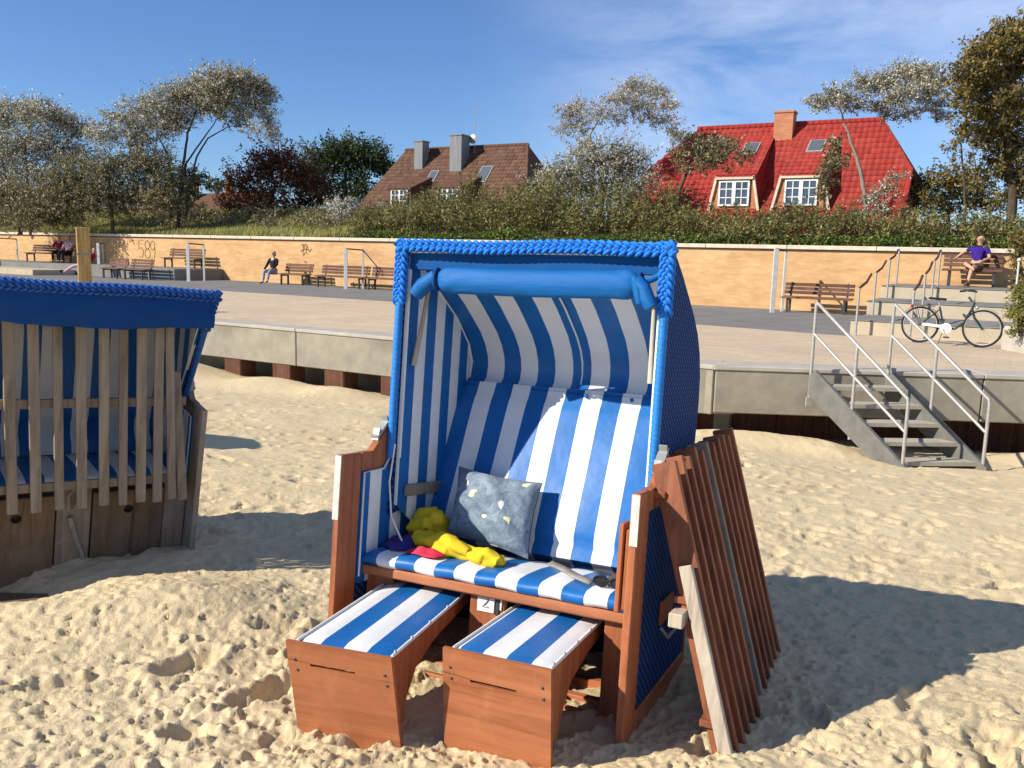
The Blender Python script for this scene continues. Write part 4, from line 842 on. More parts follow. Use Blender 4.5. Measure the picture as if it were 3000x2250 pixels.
# planter with a shrub at the right edge, and a slim lamp post behind it
pp = atz(3055, 1040, PZ); o = MB().prism([(-.28, 0), (.9, 0), (.9, .36), (.86, .42), (-.24, .42), (-.28, .36)], -.4, .4, lambda u, v, h: (u, h, v)).build('planter_box', MAT['concrete_cap']); o.matrix_world = frame((pp[0], pp[1] + .35, PZ + .004), (1, 0, 0), (0, 1, 0)); tag(o, 'pale concrete planter box at the right edge behind the bicycle', 'planter')
lp = at(2982, 800, 20.5); o = empty('lamp_post', frame((lp[0], lp[1], .78), (1, 0, 0), (0, 1, 0)), 'slim pale post with a round top at the right edge', 'post'); MB().tube([(0, 0, 0), (0, 0, 1.0)], .022, 8).build('shaft', MAT['zinc_post'], o); MB().ball((0, 0, 1.03), .05, 10, 7).build('knob', MAT['zinc_post'], o)

# ================================================================== PEOPLE
def skinned(name, nodes, edges, mat, parent, sub=2):
    me = bpy.data.meshes.new(name); me.from_pydata([n[:3] for n in nodes], edges, []); o = link(name, me, mat, parent)
    md = o.modifiers.new('skin', 'SKIN'); md.use_smooth_shade = True
    if not me.skin_vertices: bpy.context.view_layer.update()
    sv = me.skin_vertices[0].data if me.skin_vertices else me.attributes.new('x', 'FLOAT', 'POINT') and None
    for i, n in enumerate(nodes):
        rr = n[3]; sv[i].radius = (rr, n[4] if len(n) > 4 else rr); sv[i].use_root = (i == 0)
    sb = o.modifiers.new('sub', 'SUBSURF'); sb.levels = sb.render_levels = sub; return o
def ensure_skin(me):
    if not me.skin_vertices:
        bm = bmesh.new(); bm.from_mesh(me); bm.verts.layers.skin.verify(); bm.to_mesh(me); bm.free()
_old = skinned
def skinned(name, nodes, edges, mat, parent, sub=2, grow=0.0):
    me = bpy.data.meshes.new(name); me.from_pydata([n[:3] for n in nodes], edges, []); ensure_skin(me); o = link(name, me, mat, parent)
    for i, n in enumerate(nodes):
        d = me.skin_vertices[0].data[i]; d.radius = (n[3] + grow, (n[4] if len(n) > 4 else n[3]) + grow); d.use_root = (i == 0)
    md = o.modifiers.new('skin', 'SKIN'); md.use_smooth_shade = True; sb = o.modifiers.new('sub', 'SUBSURF'); sb.levels = sb.render_levels = sub; return o
def person(loc, facing, J, label, top, legs, shoes, hair, sleeves=1.0, shorts=False, longhair=False):
    """J: joints in the person's frame (x to the person's left in the picture's right, y = forward, z up)"""
    f_ = np.array(facing, float); f_ /= np.linalg.norm(f_); sx_ = (-f_[1], f_[0]) if False else (f_[1], -f_[0])
    r_ = empty('person', frame(loc, (sx_[0], sx_[1], 0), (f_[0], f_[1], 0)), label, 'person')
    P = {k: Vector(v) for k, v in J.items()}
    mid = lambda a, b, t=.5: tuple(P[a].lerp(P[b], t))
    nodes = [(*P['pelvis'], .135, .105), (*mid('pelvis', 'chest'), .125, .10), (*P['chest'], .15, .11), (*P['neck'], .055), (*mid('neck', 'head', .45), .06), (*P['head'], .085, .095), (*(P['head'] + (P['head'] - P['neck']).normalized() * .09), .06)]
    ed = [(0, 1), (1, 2), (2, 3), (3, 4), (4, 5), (5, 6)]
    for s in 'lr':
        b = len(nodes); nodes += [(*P['hip' + s], .085), (*mid('hip' + s, 'knee' + s), .075), (*P['knee' + s], .055), (*mid('knee' + s, 'foot' + s, .35), .052), (*P['foot' + s], .036), (*P['toe' + s], .032)]
        ed += [(0, b)] + [(b + i, b + i + 1) for i in range(5)]
        b = len(nodes); nodes += [(*P['sho' + s], .058), (*P['elb' + s], .042), (*P['hand' + s], .028), (*(P['hand' + s] + (P['hand' + s] - P['elb' + s]).normalized() * .09), .032, .018)]
        ed += [(2, b), (b, b + 1), (b + 1, b + 2), (b + 2, b + 3)]
    skinned('body', nodes, ed, MAT['skin'], r_)
    # clothing: jacket / shirt
    n2 = [nodes[0][:3] + (.14, .11), nodes[1][:3] + (.138, .112), nodes[2][:3] + (.162, .122), (*mid('chest', 'neck', .75), .075)]; e2 = [(0, 1), (1, 2), (2, 3)]
    for s in 'lr':
        b = len(n2); n2 += [(*P['sho' + s], .072), (*mid('sho' + s, 'elb' + s, sleeves if sleeves < 1 else 1), .056)]; e2 += [(2, b), (b, b + 1)]
        if sleeves >= 1: n2 += [(*mid('elb' + s, 'hand' + s, .9), .04)]; e2 += [(b + 1, b + 2)]
    skinned('top', n2, e2, MAT[top], r_)
    n3 = [(*P['pelvis'], .148, .118)]; e3 = []
    for s in 'lr':
        b = len(n3); n3 += [(*P['hip' + s], .098), (*mid('hip' + s, 'knee' + s, .8 if shorts else .5), .085)]; e3 += [(0, b), (b, b + 1)]
        if not shorts: n3 += [(*P['knee' + s], .066), (*mid('knee' + s, 'foot' + s, .9), .052)]; e3 += [(b + 1, b + 2), (b + 2, b + 3)]
    skinned('shorts' if shorts else 'trousers', n3, e3, MAT[legs], r_)
    for s in 'lr': skinned('shoe', [(*(P['foot' + s] - Vector((0, .02, .01))), .042), (*mid('foot' + s, 'toe' + s, .6), .044, .036), (*(P['toe' + s] + (P['toe' + s] - P['foot' + s]).normalized() * .05), .034, .026)], [(0, 1), (1, 2)], MAT[shoes], r_, 1)
    hd = P['head']; up = (P['head'] - P['neck']).normalized(); bk_ = Vector((0, -1, 0))
    hn = [(*(hd + up * .065 + bk_ * .012), .092, .098), (*(hd + up * .01 + bk_ * .05), .078, .07)]; he = [(0, 1)]
    if longhair: hn += [(*(hd - up * .13 + bk_ * .06), .06)]; he += [(1, 2)]
    skinned('hair', hn, he, MAT[hair], r_, 1)
    fc = MB().ball(tuple(hd + Vector((0, .088, .0))), (.014, .022, .02), 8, 5)
    for s in (-1, 1): fc.ball(tuple(hd + Vector((s * .088, -.005, .0))), (.012, .02, .028), 8, 5)
    fc.build('nose_and_ears', MAT['skin'], r_)
    e_ = MB()
    for s in (-1, 1): e_.ball(tuple(hd + Vector((s * .033, .083, .025))), (.012, .006, .008), 6, 4)
    e_.build('eyes', MAT['dark_metal'], r_)
    return r_
def sit(lean=.12, spread=.12, **k):
    J = dict(pelvis=(0, 0, .50), chest=(0, -lean, .90), neck=(0, -lean * 1.1, 1.10), head=(0, -lean * .9, 1.24), hipl=(.09, .04, .50), hipr=(-.09, .04, .50), kneel=(spread, .44, .50), kneer=(-spread, .44, .50), footl=(spread, .46, .08), footr=(-spread, .46, .08), toel=(spread, .60, .04), toer=(-spread, .60, .04),
             shol=(.19, -lean, 1.0), shor=(-.19, -lean, 1.0), elbl=(.25, .02, .78), elbr=(-.25, .02, .78), handl=(.15, .24, .62), handr=(-.15, .24, .62)); J.update(k); return J
FACE = -N_
def pw(px, m): return ray_m(px, m)
q = pw(2842, -.80)
person((q[0], q[1], 1.10), (-.75, -.66), sit(.20, .09, chest=(.02, -.20, .90), head=(.0, -.17, 1.25), neck=(.01, -.21, 1.10), kneel=(.10, .42, .60), footl=(-.22, .62, .44), toel=(-.30, .70, .50), kneer=(-.10, .46, .50), footr=(-.10, .66, .09), toer=(-.10, .80, .05), elbl=(.40, -.22, .92), handl=(.52, -.12, .78), elbr=(-.30, -.08, .76), handr=(-.24, .20, .68)),
       'man in a violet shirt and shorts sitting with crossed legs on the upper bench', 'shirt_violet', 'khaki', 'shoe_brown', 'hair_grey', .75, True)
q = pw(806, -1.05)
person((q[0], q[1], PZ + .006), (-.45, -.9), sit(.05, .10, kneel=(.08, .42, .52), footl=(.06, .52, .09), toel=(.06, .66, .05), kneer=(-.16, .40, .50), footr=(-.30, .66, .12), toer=(-.36, .78, .10), elbl=(.30, .0, .76), handl=(.34, .16, .55)),
       'person in a black jacket and pale jeans at the end of a bench', 'fabric_dark', 'denim', 'black', 'hair_brown', 1, False, True)
q = pw(262, -3.5)
person((q[0], q[1], PZ + .006), (-.86, -.35), sit(.34, .10, chest=(0, -.25, .84), neck=(0, -.34, 1.02), head=(0, -.36, 1.17), kneel=(.09, .45, .48), kneer=(-.09, .46, .46), footl=(.09, .86, .20), footr=(-.09, .90, .16), toel=(.09, .96, .26), toer=(-.09, 1.0, .22)),
       'person in pink with outstretched legs resting behind the wooden post', 'red_cloth', 'pink', 'black', 'hair_brown', 1)
q = pw(186, -1.0); person((q[0], q[1], .66), (.1, -.99), sit(.10, .12), 'person in dark red on the far left bench, left of the couple', 'red_cloth', 'fabric_dark', 'black', 'hair_brown', 1)
q = pw(212, -1.0); person((q[0], q[1], .66), (-.3, -.95), sit(.06, .10), 'person in pale pink on the far left bench, right of the couple', 'pink', 'fabric_dark', 'black', 'hair_brown', 1, False, True)

# ================================================================== HOUSES
def house_frame(P): return frame((P[0], P[1], P[2]), (E_[0], E_[1], 0), (N_[0], N_[1], 0))
def window(root, a0, a1, z0, z1, b, nx, nz, mulls=1, mat='paint_white'):
    """casement window standing in the plane b (towards the camera = smaller b)"""
    w_ = MB().box((a0, b - .05, z0), (a1, b + .03, z0 + .07)); w_.box((a0, b - .05, z1 - .07), (a1, b + .03, z1)); w_.box((a0, b - .05, z0 + .07), (a0 + .07, b + .03, z1 - .07)); w_.box((a1 - .07, b - .05, z0 + .07), (a1, b + .03, z1 - .07))
    for k in range(mulls): x = a0 + (a1 - a0) * (k + 1) / (mulls + 1); w_.box((x - .075, b - .052, z0 + .07), (x + .075, b + .03, z1 - .07))
    o = w_.build('window', MAT[mat], root); g = MB()
    cells = mulls + 1
    for c in range(cells):
        x0 = a0 + (a1 - a0) * c / cells + .075; x1 = a0 + (a1 - a0) * (c + 1) / cells - .075
        MB().box((x0, b - .012, z0 + .07), (x1, b + .0, z1 - .07)).build('pane', MAT['glass'], o)
        for i in range(1, nx): x = x0 + (x1 - x0) * i / nx; g.box((x - .018, b - .035, z0 + .07), (x + .018, b - .013, z1 - .07))
        for j in range(1, nz): z = z0 + (z1 - z0) * j / nz; g.box((x0, b - .034, z - .018), (x1, b - .014, z + .018))
    g.build('glazing_bars', MAT[mat], o); return o
def slab(root, name, pts, t, mat):
    """roof plane with real thickness: polygon pushed down along its normal"""
    P = [Vector(p) for p in pts]; n = (P[1] - P[0]).cross(P[2] - P[0]).normalized(); n = n if n.z > 0 else -n; k = len(P)
    return MB().add(P + [p - n * t for p in P], [tuple(range(k)), tuple(range(k, 2 * k))] + [(i, (i + 1) % k, (i + 1) % k + k, i + k) for i in range(k)]).build(name, mat, root)
def chimney(root, a, b, w_, d_, z0, z1, mat, capmat):
    o = MB().box((a - w_ / 2, b - d_ / 2, z0), (a + w_ / 2, b + d_ / 2, z1)).build('chimney', MAT[mat], root); MB().box((a - w_ / 2 - .04, b - d_ / 2 - .04, z1 + .001), (a + w_ / 2 + .04, b + d_ / 2 + .04, z1 + .09), .01).build('chimney_cap', MAT[capmat], o); return o
def skylight(root, a, b0, sl, w_, h_, zr):
    """roof window lying on the plane z = zr + sl*b (b negative towards the camera)"""
    n = Vector((0, -sl, 1)).normalized(); y = Vector((0, 1, sl)).normalized(); o = Vector((a, b0, zr + sl * b0)) + n * .01; M = frame(o, (1, 0, 0), y, n)
    f_ = MB().box((-w_ / 2, 0, 0), (w_ / 2, h_, .07), .01, M).build('skylight', MAT['steel_dull'], root); MB().box((-w_ / 2 + .07, .07, .071), (w_ / 2 - .07, h_ - .07, .085), 0, M).build('pane', MAT['glass_roof'], f_)
def trap_dormer(root, ac, wb, wt, z0, z1, bf, zr, sl, roofmat, back, win, trim):
    """shed dormer with a trapezoid front in the plane b=bf; its roof runs back to b=back on the main slope z = zr + sl*b"""
    mz = lambda b: zr + sl * b
    MB().add([(ac - wb / 2, bf, z0), (ac + wb / 2, bf, z0), (ac + wt / 2, bf, z1), (ac - wt / 2, bf, z1), (ac - wb / 2, bf + .25, z0), (ac + wb / 2, bf + .25, z0), (ac + wt / 2, bf + .25, z1), (ac - wt / 2, bf + .25, z1)], [(0, 1, 2, 3), (4, 5, 6, 7), (0, 1, 5, 4), (1, 2, 6, 5), (2, 3, 7, 6), (3, 0, 4, 7)]).build('dormer_front', MAT['brick_red'] if trim else MAT['shade_wall'], root)
    zb = mz(back) + .03; rf = slab(root, 'dormer_roof', [(ac - wt / 2 - .08, bf - .14, z1 - .02), (ac + wt / 2 + .08, bf - .14, z1 - .02), (ac + wt / 2 + .14, back, zb), (ac - wt / 2 - .14, back, zb)], .12, roofmat)
    for s in (-1, 1):
        bz = (z0 - zr) / sl
        MB().add([(ac + s * wb / 2, bf, z0), (ac + s * wt / 2, bf, z1), (ac + s * (wt / 2 + .1), back, zb - .03), (ac + s * (wb / 2 + .05), bz + .1, z0)], [(0, 1, 2, 3)]).build('dormer_cheek', roofmat, root)
        if trim: MB().beam((ac + s * (wb / 2 + .05), bf - .05, z0 - .08), (ac + s * (wt / 2 + .04), bf - .05, z1 + .02), .10, .10, (0, 1, 0)).build('trim_board', MAT['coping'], root)
    if trim: MB().box((ac - wt / 2 - .06, bf - .16, z1 - .12), (ac + wt / 2 + .06, bf - .02, z1 - .03)).build('trim_board', MAT['coping'], root)
    ww, z0w, z1w, nx, nz = win; window(root, ac - ww / 2, ac + ww / 2, z0w, z1w, bf - .04, nx, nz)

TW, TL, TE = .235, .36, .30
def tile_mesh():
    V = []; Fs = []; n = 7
    for r_, (y, dz) in enumerate(((.0, .0), (TL, .020), (TL, .004))):
        for i in range(n): u = i / (n - 1); V.append((-.005 + (TW + .012) * u, -y, dz + .014 * math.sin(2 * math.pi * u - .6) + .012))
    for r_ in range(2):
        for i in range(n - 1): Fs.append((r_ * n + i, r_ * n + i + 1, (r_ + 1) * n + i + 1, (r_ + 1) * n + i))
    me = bpy.data.meshes.new('tile'); me.from_pydata(V, [], Fs); me.polygons.foreach_set('use_smooth', [k < n - 1 for k in range(len(Fs))]); return me, np.array(V), np.array(Fs)
def tile_planes(root, mat, planes, keep=300):
    """planes: (z at b=0, slope, b_from, b_to, fn(b)->(a0,a1), skip(a,b)); lays overlapping pantiles, the nearest as parts, the rest joined"""
    me, TV, TF = tile_mesh(); me.materials.append(MAT[mat]); T = []
    for z0, sl, b0, b1, lim, skip in planes:
        L_ = math.sqrt(1 + sl * sl); k = 0; b = b0
        while b - TL / L_ > b1 - .06:
            a0, a1 = lim(b - TL / L_ * .5); a = math.floor(a0 / TW) * TW + TW
            while a + TW < a1 + .02:
                if not skip(a + TW / 2, b - TL / L_ / 2): T.append((a, b, z0 + sl * b, sl))
                a += TW
            b -= TE / L_
    W_ = np.array(root.matrix_world); T.sort(key=lambda t: (W_[0, 0] * t[0] + W_[0, 1] * t[1] + W_[0, 3]) ** 2 + (W_[1, 0] * t[0] + W_[1, 1] * t[1] + W_[1, 3]) ** 2); AV, AF = [], []
    for i, (a, b, z, sl) in enumerate(T):
        L_ = math.sqrt(1 + sl * sl); M = frame((a, b, z), (1, 0, 0), (0, 1 / L_, sl / L_), (0, -sl / L_, 1 / L_))
        if i < keep: o = bpy.data.objects.new('tile', me); col.objects.link(o); o.parent = root; o.matrix_local = M
        else: Mn = np.array(M); AF.append(TF + len(AV) * len(TV)); AV.append(TV @ Mn[:3, :3].T + Mn[:3, 3])
    if AV:
        o = link('roof_tiles', fastmesh('roof_tiles', np.concatenate(AV), np.concatenate(AF)), MAT[mat], root); o['kind'] = 'stuff'
# --- red house
RR = at(2592, 352, 35.7); RL = at(2060, 386, 40.2); rl = float((RR - RL)[:2] @ E_); zr = float(RR[2]); SLP = 1.22
red = empty('red_house', house_frame((RR[0], RR[1], 0)), 'house with a bright red tiled roof, brick chimney and two white dormer windows', 'house')
La = -rl; T_ = MAT['tiles_red']; ov = 1.35; ev = 3.9; z_e = zr - SLP * ev; hh = 1.75
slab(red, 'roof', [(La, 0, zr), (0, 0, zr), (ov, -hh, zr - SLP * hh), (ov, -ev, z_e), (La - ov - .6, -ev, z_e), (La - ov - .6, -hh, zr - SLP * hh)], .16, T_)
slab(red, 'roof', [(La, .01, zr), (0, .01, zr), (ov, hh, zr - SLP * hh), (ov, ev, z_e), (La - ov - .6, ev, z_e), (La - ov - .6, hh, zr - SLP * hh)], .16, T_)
slab(red, 'half_hip', [(.02, 0, zr - .03), (ov + .02, -hh, zr - SLP * hh), (ov + .02, hh, zr - SLP * hh)], .12, T_); slab(red, 'half_hip', [(La - .02, 0, zr - .03), (La - ov - .62, -hh, zr - SLP * hh), (La - ov - .62, hh, zr - SLP * hh)], .12, T_)
MB().tube([(La, 0, zr + .03), (0, 0, zr + .03)], .11, 8).build('ridge_tiles', T_, red)
MB().prism([(-ev + .35, 1.9), (ev - .35, 1.9), (ev - .35, z_e + .25), (hh, zr - SLP * hh - .2), (-hh, zr - SLP * hh - .2), (-ev + .35, z_e + .25)], La - ov - .35, ov - .25, lambda u, v, h: (h, u, v)).build('wall', MAT['brick_red'], red)
chim_a = float((at(2302, 400, 37.6) - RR)[:2] @ E_)
chimney(red, chim_a, -.30, .78, .62, zr - .9, zr + .42, 'brick_red', 'brick_red')
DORM = []
for pxc, wb_, wt_ in ((2131, 1.95, 1.42), (2322, 2.1, 1.5)):
    k = (pxc - 1510) / F_PX; bf = -3.05   # solve along the sight line onto the dormer plane
    g = np.array([k, 1.0]); q = RR[:2] + N_ * bf; M_ = np.array([[g[0], -E_[0]], [g[1], -E_[1]]]); t = np.linalg.solve(M_, q); ac = float(t[1])
    DORM.append((ac, wb_, wt_)); z0, z1 = zr - SLP * 3.05 + .04, zr - SLP * 3.05 + 1.32
    trap_dormer(red, ac, wb_, wt_, z0, z1, bf, zr, SLP, T_, -.35, (1.26, z0 + .10, z0 + 1.12, 2, 3), True)
    sd = (zr - SLP * .35 + .01 - (z1 - .02)) / (2.70 + .14); skylight(red, ac + .12, -1.75, sd, .66, .95, (z1 - .02) + sd * 3.19)
_dm = [(a_, w1, w2) for a_, w1, w2 in DORM]
def _skip(a, b): return any(abs(a - a_) < w2 / 2 - .02 and -3.1 < b < -.40 for a_, w1, w2 in _dm) or any(abs(a - a_) < w1 / 2 and -3.2 < b < -2.75 for a_, w1, w2 in _dm)
_hf = lambda b: min(1, abs(b) / hh)
tile_planes(red, 'tile_red', [(zr, SLP, -.02, -ev, lambda b: (La - (ov + .6) * _hf(b), ov * _hf(b)), _skip)] + [((z1 - .02) + sd * 3.19, sd, -.36, -3.19, lambda b, a_=a_, w2=w2: (a_ - w2 / 2 - .14, a_ + w2 / 2 + .14), lambda a, b: False) for a_, w1, w2 in _dm])
MB().tube([(ov + .0, -hh, zr - SLP * hh + .02), (ov, -ev, z_e + .02)], .06, 6).build('verge_board', T_, red)

# --- brown house
BR = at(1547, 424, 52); BL = at(1190, 440, 56.5); bl_ = float((BR - BL)[:2] @ E_); zb_ = float(BR[2]); SB = 1.12; eb_ = 4.3
bro = empty('brown_house', house_frame((BR[0], BR[1], 0)), 'house with a brown tiled hipped roof and two metal clad chimneys', 'house'); T2 = MAT['tiles_brown']
La = -bl_; zeb = zb_ - SB * eb_
slab(bro, 'roof', [(La, 0, zb_), (0, 0, zb_), (2.35, -eb_, zeb), (La - 1.6, -eb_, zeb)], .16, T2); slab(bro, 'roof', [(La, .01, zb_), (0, .01, zb_), (2.35, eb_, zeb), (La - 1.6, eb_, zeb)], .16, T2)
slab(bro, 'roof', [(.01, 0, zb_ - .02), (2.37, -eb_, zeb), (2.37, eb_, zeb)], .14, T2); slab(bro, 'roof', [(La - .01, 0, zb_ - .02), (La - 1.62, -eb_, zeb), (La - 1.62, eb_, zeb)], .14, T2)
MB().tube([(La, 0, zb_ + .02), (0, 0, zb_ + .02)], .10, 8).build('ridge_tiles', T2, bro); MB().tube([(0, 0, zb_ + .02), (2.36, -eb_, zeb + .05)], .09, 8).build('ridge_tiles', T2, bro)
MB().box((La - 1.2, -eb_ + .4, 2.2), (1.9, eb_ - .4, zeb + .1)).build('wall', MAT['render_cream'], bro)
def on_slope(px, bf):
    k = (px - 1510) / F_PX; q = BR[:2] + N_ * bf; t = np.linalg.solve(np.array([[k, -E_[0]], [1.0, -E_[1]]]), q); return float(t[1])
chimney(bro, on_slope(1235, -.9), -.9, .62, .7, zb_ - 1.9, zb_ + .30, 'zinc_clad', 'zinc_clad'); chimney(bro, on_slope(1343, -1.0), -1.0, .85, .9, zb_ - 2.0, zb_ + .52, 'zinc_clad', 'zinc_clad')
skylight(bro, on_slope(1262, -1.9), -2.0, SB, .62, .95, zb_); skylight(bro, on_slope(1408, -1.9), -2.1, SB, .80, 1.35, zb_); skylight(bro, on_slope(1112, -3.6), -3.7, SB, .5, .8, zb_)
for px, ww in ((1174, 1.25), (1312, 1.45)):
    ac = on_slope(px, -3.9); z0, z1 = zb_ - SB * 3.9 + .5, zb_ - SB * 3.9 + 1.65
    trap_dormer(bro, ac, ww + .5, ww + .3, z0, z1, -3.9, zb_, SB, T2, -1.7, (ww, z0 + .05, z1 - .08, 2, 3), False)
_bd = [(on_slope(px, -3.9), ww + .3) for px, ww in ((1174, 1.25), (1312, 1.45))]
tile_planes(bro, 'tile_brown', [(zb_, SB, -.02, -eb_, lambda b: (La - 1.6 * abs(b) / eb_, 2.35 * abs(b) / eb_), lambda a, b: any(abs(a - a_) < w_ / 2 and b < -1.75 for a_, w_ in _bd))])
an = empty('roof_antenna', bro.matrix_world @ Matrix.Translation((on_slope(1386, -.4), -.4, zb_)), 'thin roof antenna mast with crossbars beside the large chimney', 'antenna')
MB().tube([(0, 0, -.6), (0, 0, 2.6)], .018, 6).build('mast', MAT['steel_dull'], an)
for z, l in ((1.15, .55), (1.9, .25), (2.3, .3)): MB().tube([(-l, -.1, z), (l, .1, z)], .010, 5).build('crossbar', MAT['steel_dull'], an)
MB().grid([[(-.12 + r_ * math.cos(q), -.05 - .06 * (1 - (r_ / .28) ** 2), .42 + r_ * math.sin(q)) for q in np.linspace(0, 6.2832, 17)] for r_ in (0.001, .12, .2, .28)]).build('dish', MAT['steel_dull'], an)
# --- small far roof with a brick chimney, left
pc = at(588, 560, 58); far = empty('far_house', house_frame((pc[0], pc[1], 0)), 'dark low roof with a small brick chimney between the left trees', 'house')
slab(far, 'roof', [(-4.5, 0, 5.0), (6, 0, 5.3), (6, -3.5, 2.6), (-4.5, -3.5, 2.4)], .15, MAT['tiles_brown']); slab(far, 'roof', [(-4.5, .01, 5.0), (6, .01, 5.3), (6, 3.5, 2.6), (-4.5, 3.5, 2.4)], .15, MAT['tiles_brown'])
MB().box((-4.2, -3.0, 1.5), (5.7, 3.0, 2.6)).build('wall', MAT['brick_red'], far); chimney(far, -.1, -.5, .5, .5, 4.2, 5.85, 'brick_red', 'brick_red'); chimney(far, 2.9, -.2, .4, .4, 4.5, 5.75, 'brick_red', 'brick_red')

# ================================================================== TREES AND SHRUBS
def quads(C, A, B):
    n = len(C); V = np.empty((n, 4, 3), np.float32); V[:, 0] = C - A * .5 ; V[:, 1] = C + B * .5; V[:, 2] = C + A * .5; V[:, 3] = C - B * .5
    return V.reshape(-1, 3), np.arange(4 * n).reshape(n, 4)
def leafcloud(name, clumps, mat, parent, size=.10, wind=(1, -.3, .45), spread=.9, seed=0, twigmat='bark_dark', per=16, twig_r=.006):
    """clumps: (centre, (rx, ry, rz), leaves). Leaves sit along thin twigs that stream with the wind; twigs are a mesh of their own"""
    r = np.random.default_rng(seed); w_ = np.array(wind, float); w_ /= np.linalg.norm(w_); LC, LD = [], []; tw = []
    for c, rad, n in clumps:
        k = max(1, int(n / per)); d0 = r.normal(size=(k, 3)); d0 /= np.linalg.norm(d0, axis=1)[:, None]; rr = r.random(k) ** .5
        st = np.array(c) + d0 * rr[:, None] * np.array(rad) * .92
        dr = w_ + r.normal(size=(k, 3)) * spread + d0 * .7; dr /= np.linalg.norm(dr, axis=1)[:, None]; ln = r.uniform(.45, 1.7, k) * min(rad) * .85
        t = r.random((k, per)); pos = st[:, None] + dr[:, None] * (t * ln[:, None])[..., None] + r.normal(size=(k, per, 3)) * size * .75
        LC.append(pos.reshape(-1, 3)); LD.append(np.repeat(dr, per, 0)); tw.append((st - dr * ln[:, None] * .3, st + dr * ln[:, None] * .9))
    C = np.concatenate(LC); D = np.concatenate(LD); n = len(C)
    a = D * .6 + r.normal(size=(n, 3)); a /= np.linalg.norm(a, axis=1)[:, None]; b = np.cross(a, r.normal(size=(n, 3))); b /= np.linalg.norm(b, axis=1)[:, None]; s = size * r.uniform(.6, 1.35, n)[:, None]
    V, Fq = quads(C, a * s * 1.45, b * s * .7); o = link(name, fastmesh(name, V, Fq), MAT[mat], parent); o['kind'] = 'stuff'
    S = np.concatenate([x[0] for x in tw]); T = np.concatenate([x[1] for x in tw]); k = len(S); d = T - S; p1 = np.cross(d, [0.2, .3, 1.0]); p1 /= np.linalg.norm(p1, axis=1)[:, None] + 1e-9; p2 = np.cross(d, p1); p2 /= np.linalg.norm(p2, axis=1)[:, None] + 1e-9
    ring = [p1, -.5 * p1 + .87 * p2, -.5 * p1 - .87 * p2]; V = np.stack([S + q * twig_r for q in ring] + [T + q * twig_r * .4 for q in ring], 1).reshape(-1, 3); base = (np.arange(k) * 6)[:, None]
    Fq = np.concatenate([base + np.array([[i, (i + 1) % 3, (i + 1) % 3 + 3, i + 3]]) for i in range(3)])
    t_ = link('twigs', fastmesh('twigs', V, Fq), MAT[twigmat], parent); t_['kind'] = 'stuff'; return o
def limbs(parent, trunk, clumps, r0, mat, seed, stems=()):
    """tapered trunk along trunk points and a bent limb to each clump"""
    rr = random.Random(seed); n = len(trunk); pts_ = []
    for i in range(n - 1):
        for k in range(4): t = k / 4; pts_.append(Vector(trunk[i]).lerp(Vector(trunk[i + 1]), t) + Vector((rr.uniform(-1, 1), rr.uniform(-1, 1), 0)) * r0 * .25)
    pts_.append(Vector(trunk[-1])); N = len(pts_); MB().tube(pts_, [r0 * (1 - .68 * i / (N - 1)) + .01 for i in range(N)], 8).build('trunk', MAT[mat], parent)
    m = MB(); nodes_ = [(p, r0 * (1 - .68 * i / (N - 1)) * .6) for i, p in enumerate(pts_) if i > N * .3]
    for st_ in stems:
        sp_ = []
        for i in range(len(st_) - 1):
            for k in range(4): sp_.append(Vector(st_[i]).lerp(Vector(st_[i + 1]), k / 4) + Vector((rr.uniform(-1, 1), rr.uniform(-1, 1), 0)) * r0 * .2)
        sp_.append(Vector(st_[-1])); rs = [r0 * (.7 - .5 * i / (len(sp_) - 1)) for i in range(len(sp_))]; MB().tube(sp_, rs, 7).build('stem', MAT[mat], parent); nodes_ += list(zip(sp_, [x * .8 for x in rs]))[len(sp_) // 3:]
    todo = sorted([Vector(c) for c, _, _ in clumps], key=lambda c: min((c - p).length for p, _ in nodes_)); rad_ = {tuple(Vector(c)): min(rd) for c, rd, _ in clumps}
    for c in todo:
        s, rb = min(nodes_, key=lambda q: (q[0] - c).length * (1.0 if q[0].z < c.z + .15 else 1.5)); rb = max(rb * .72, .018); l = (c - s).length
        mid_ = s.lerp(c, .5) + Vector((rr.uniform(-.10, .10), rr.uniform(-.12, .12), rr.uniform(.04, .16))) * l
        P_ = [s, s.lerp(mid_, .5) + Vector((0, 0, .03 * l)), mid_, mid_.lerp(c, .55) + Vector((rr.uniform(-.05, .05), 0, .04)) * l, c]; R_ = [rb, rb * .9, rb * .8, rb * .65, rb * .5]
        m.tube(P_, R_, 6); nodes_ += list(zip(P_[2:], R_[2:])); rm = rad_[tuple(c)]
        for _ in range(6):
            d = Vector((rr.uniform(-.4, 1), rr.uniform(-.6, .6), rr.uniform(-.3, .8))) * rm * 1.1; m.tube([mid_.lerp(c, .7), c + d * .5 + Vector((0, 0, .1)) * rm, c + d], [rb * .4, rb * .25, .006], 5)
    m.build('branches', MAT[mat], parent)['kind'] = 'stuff'
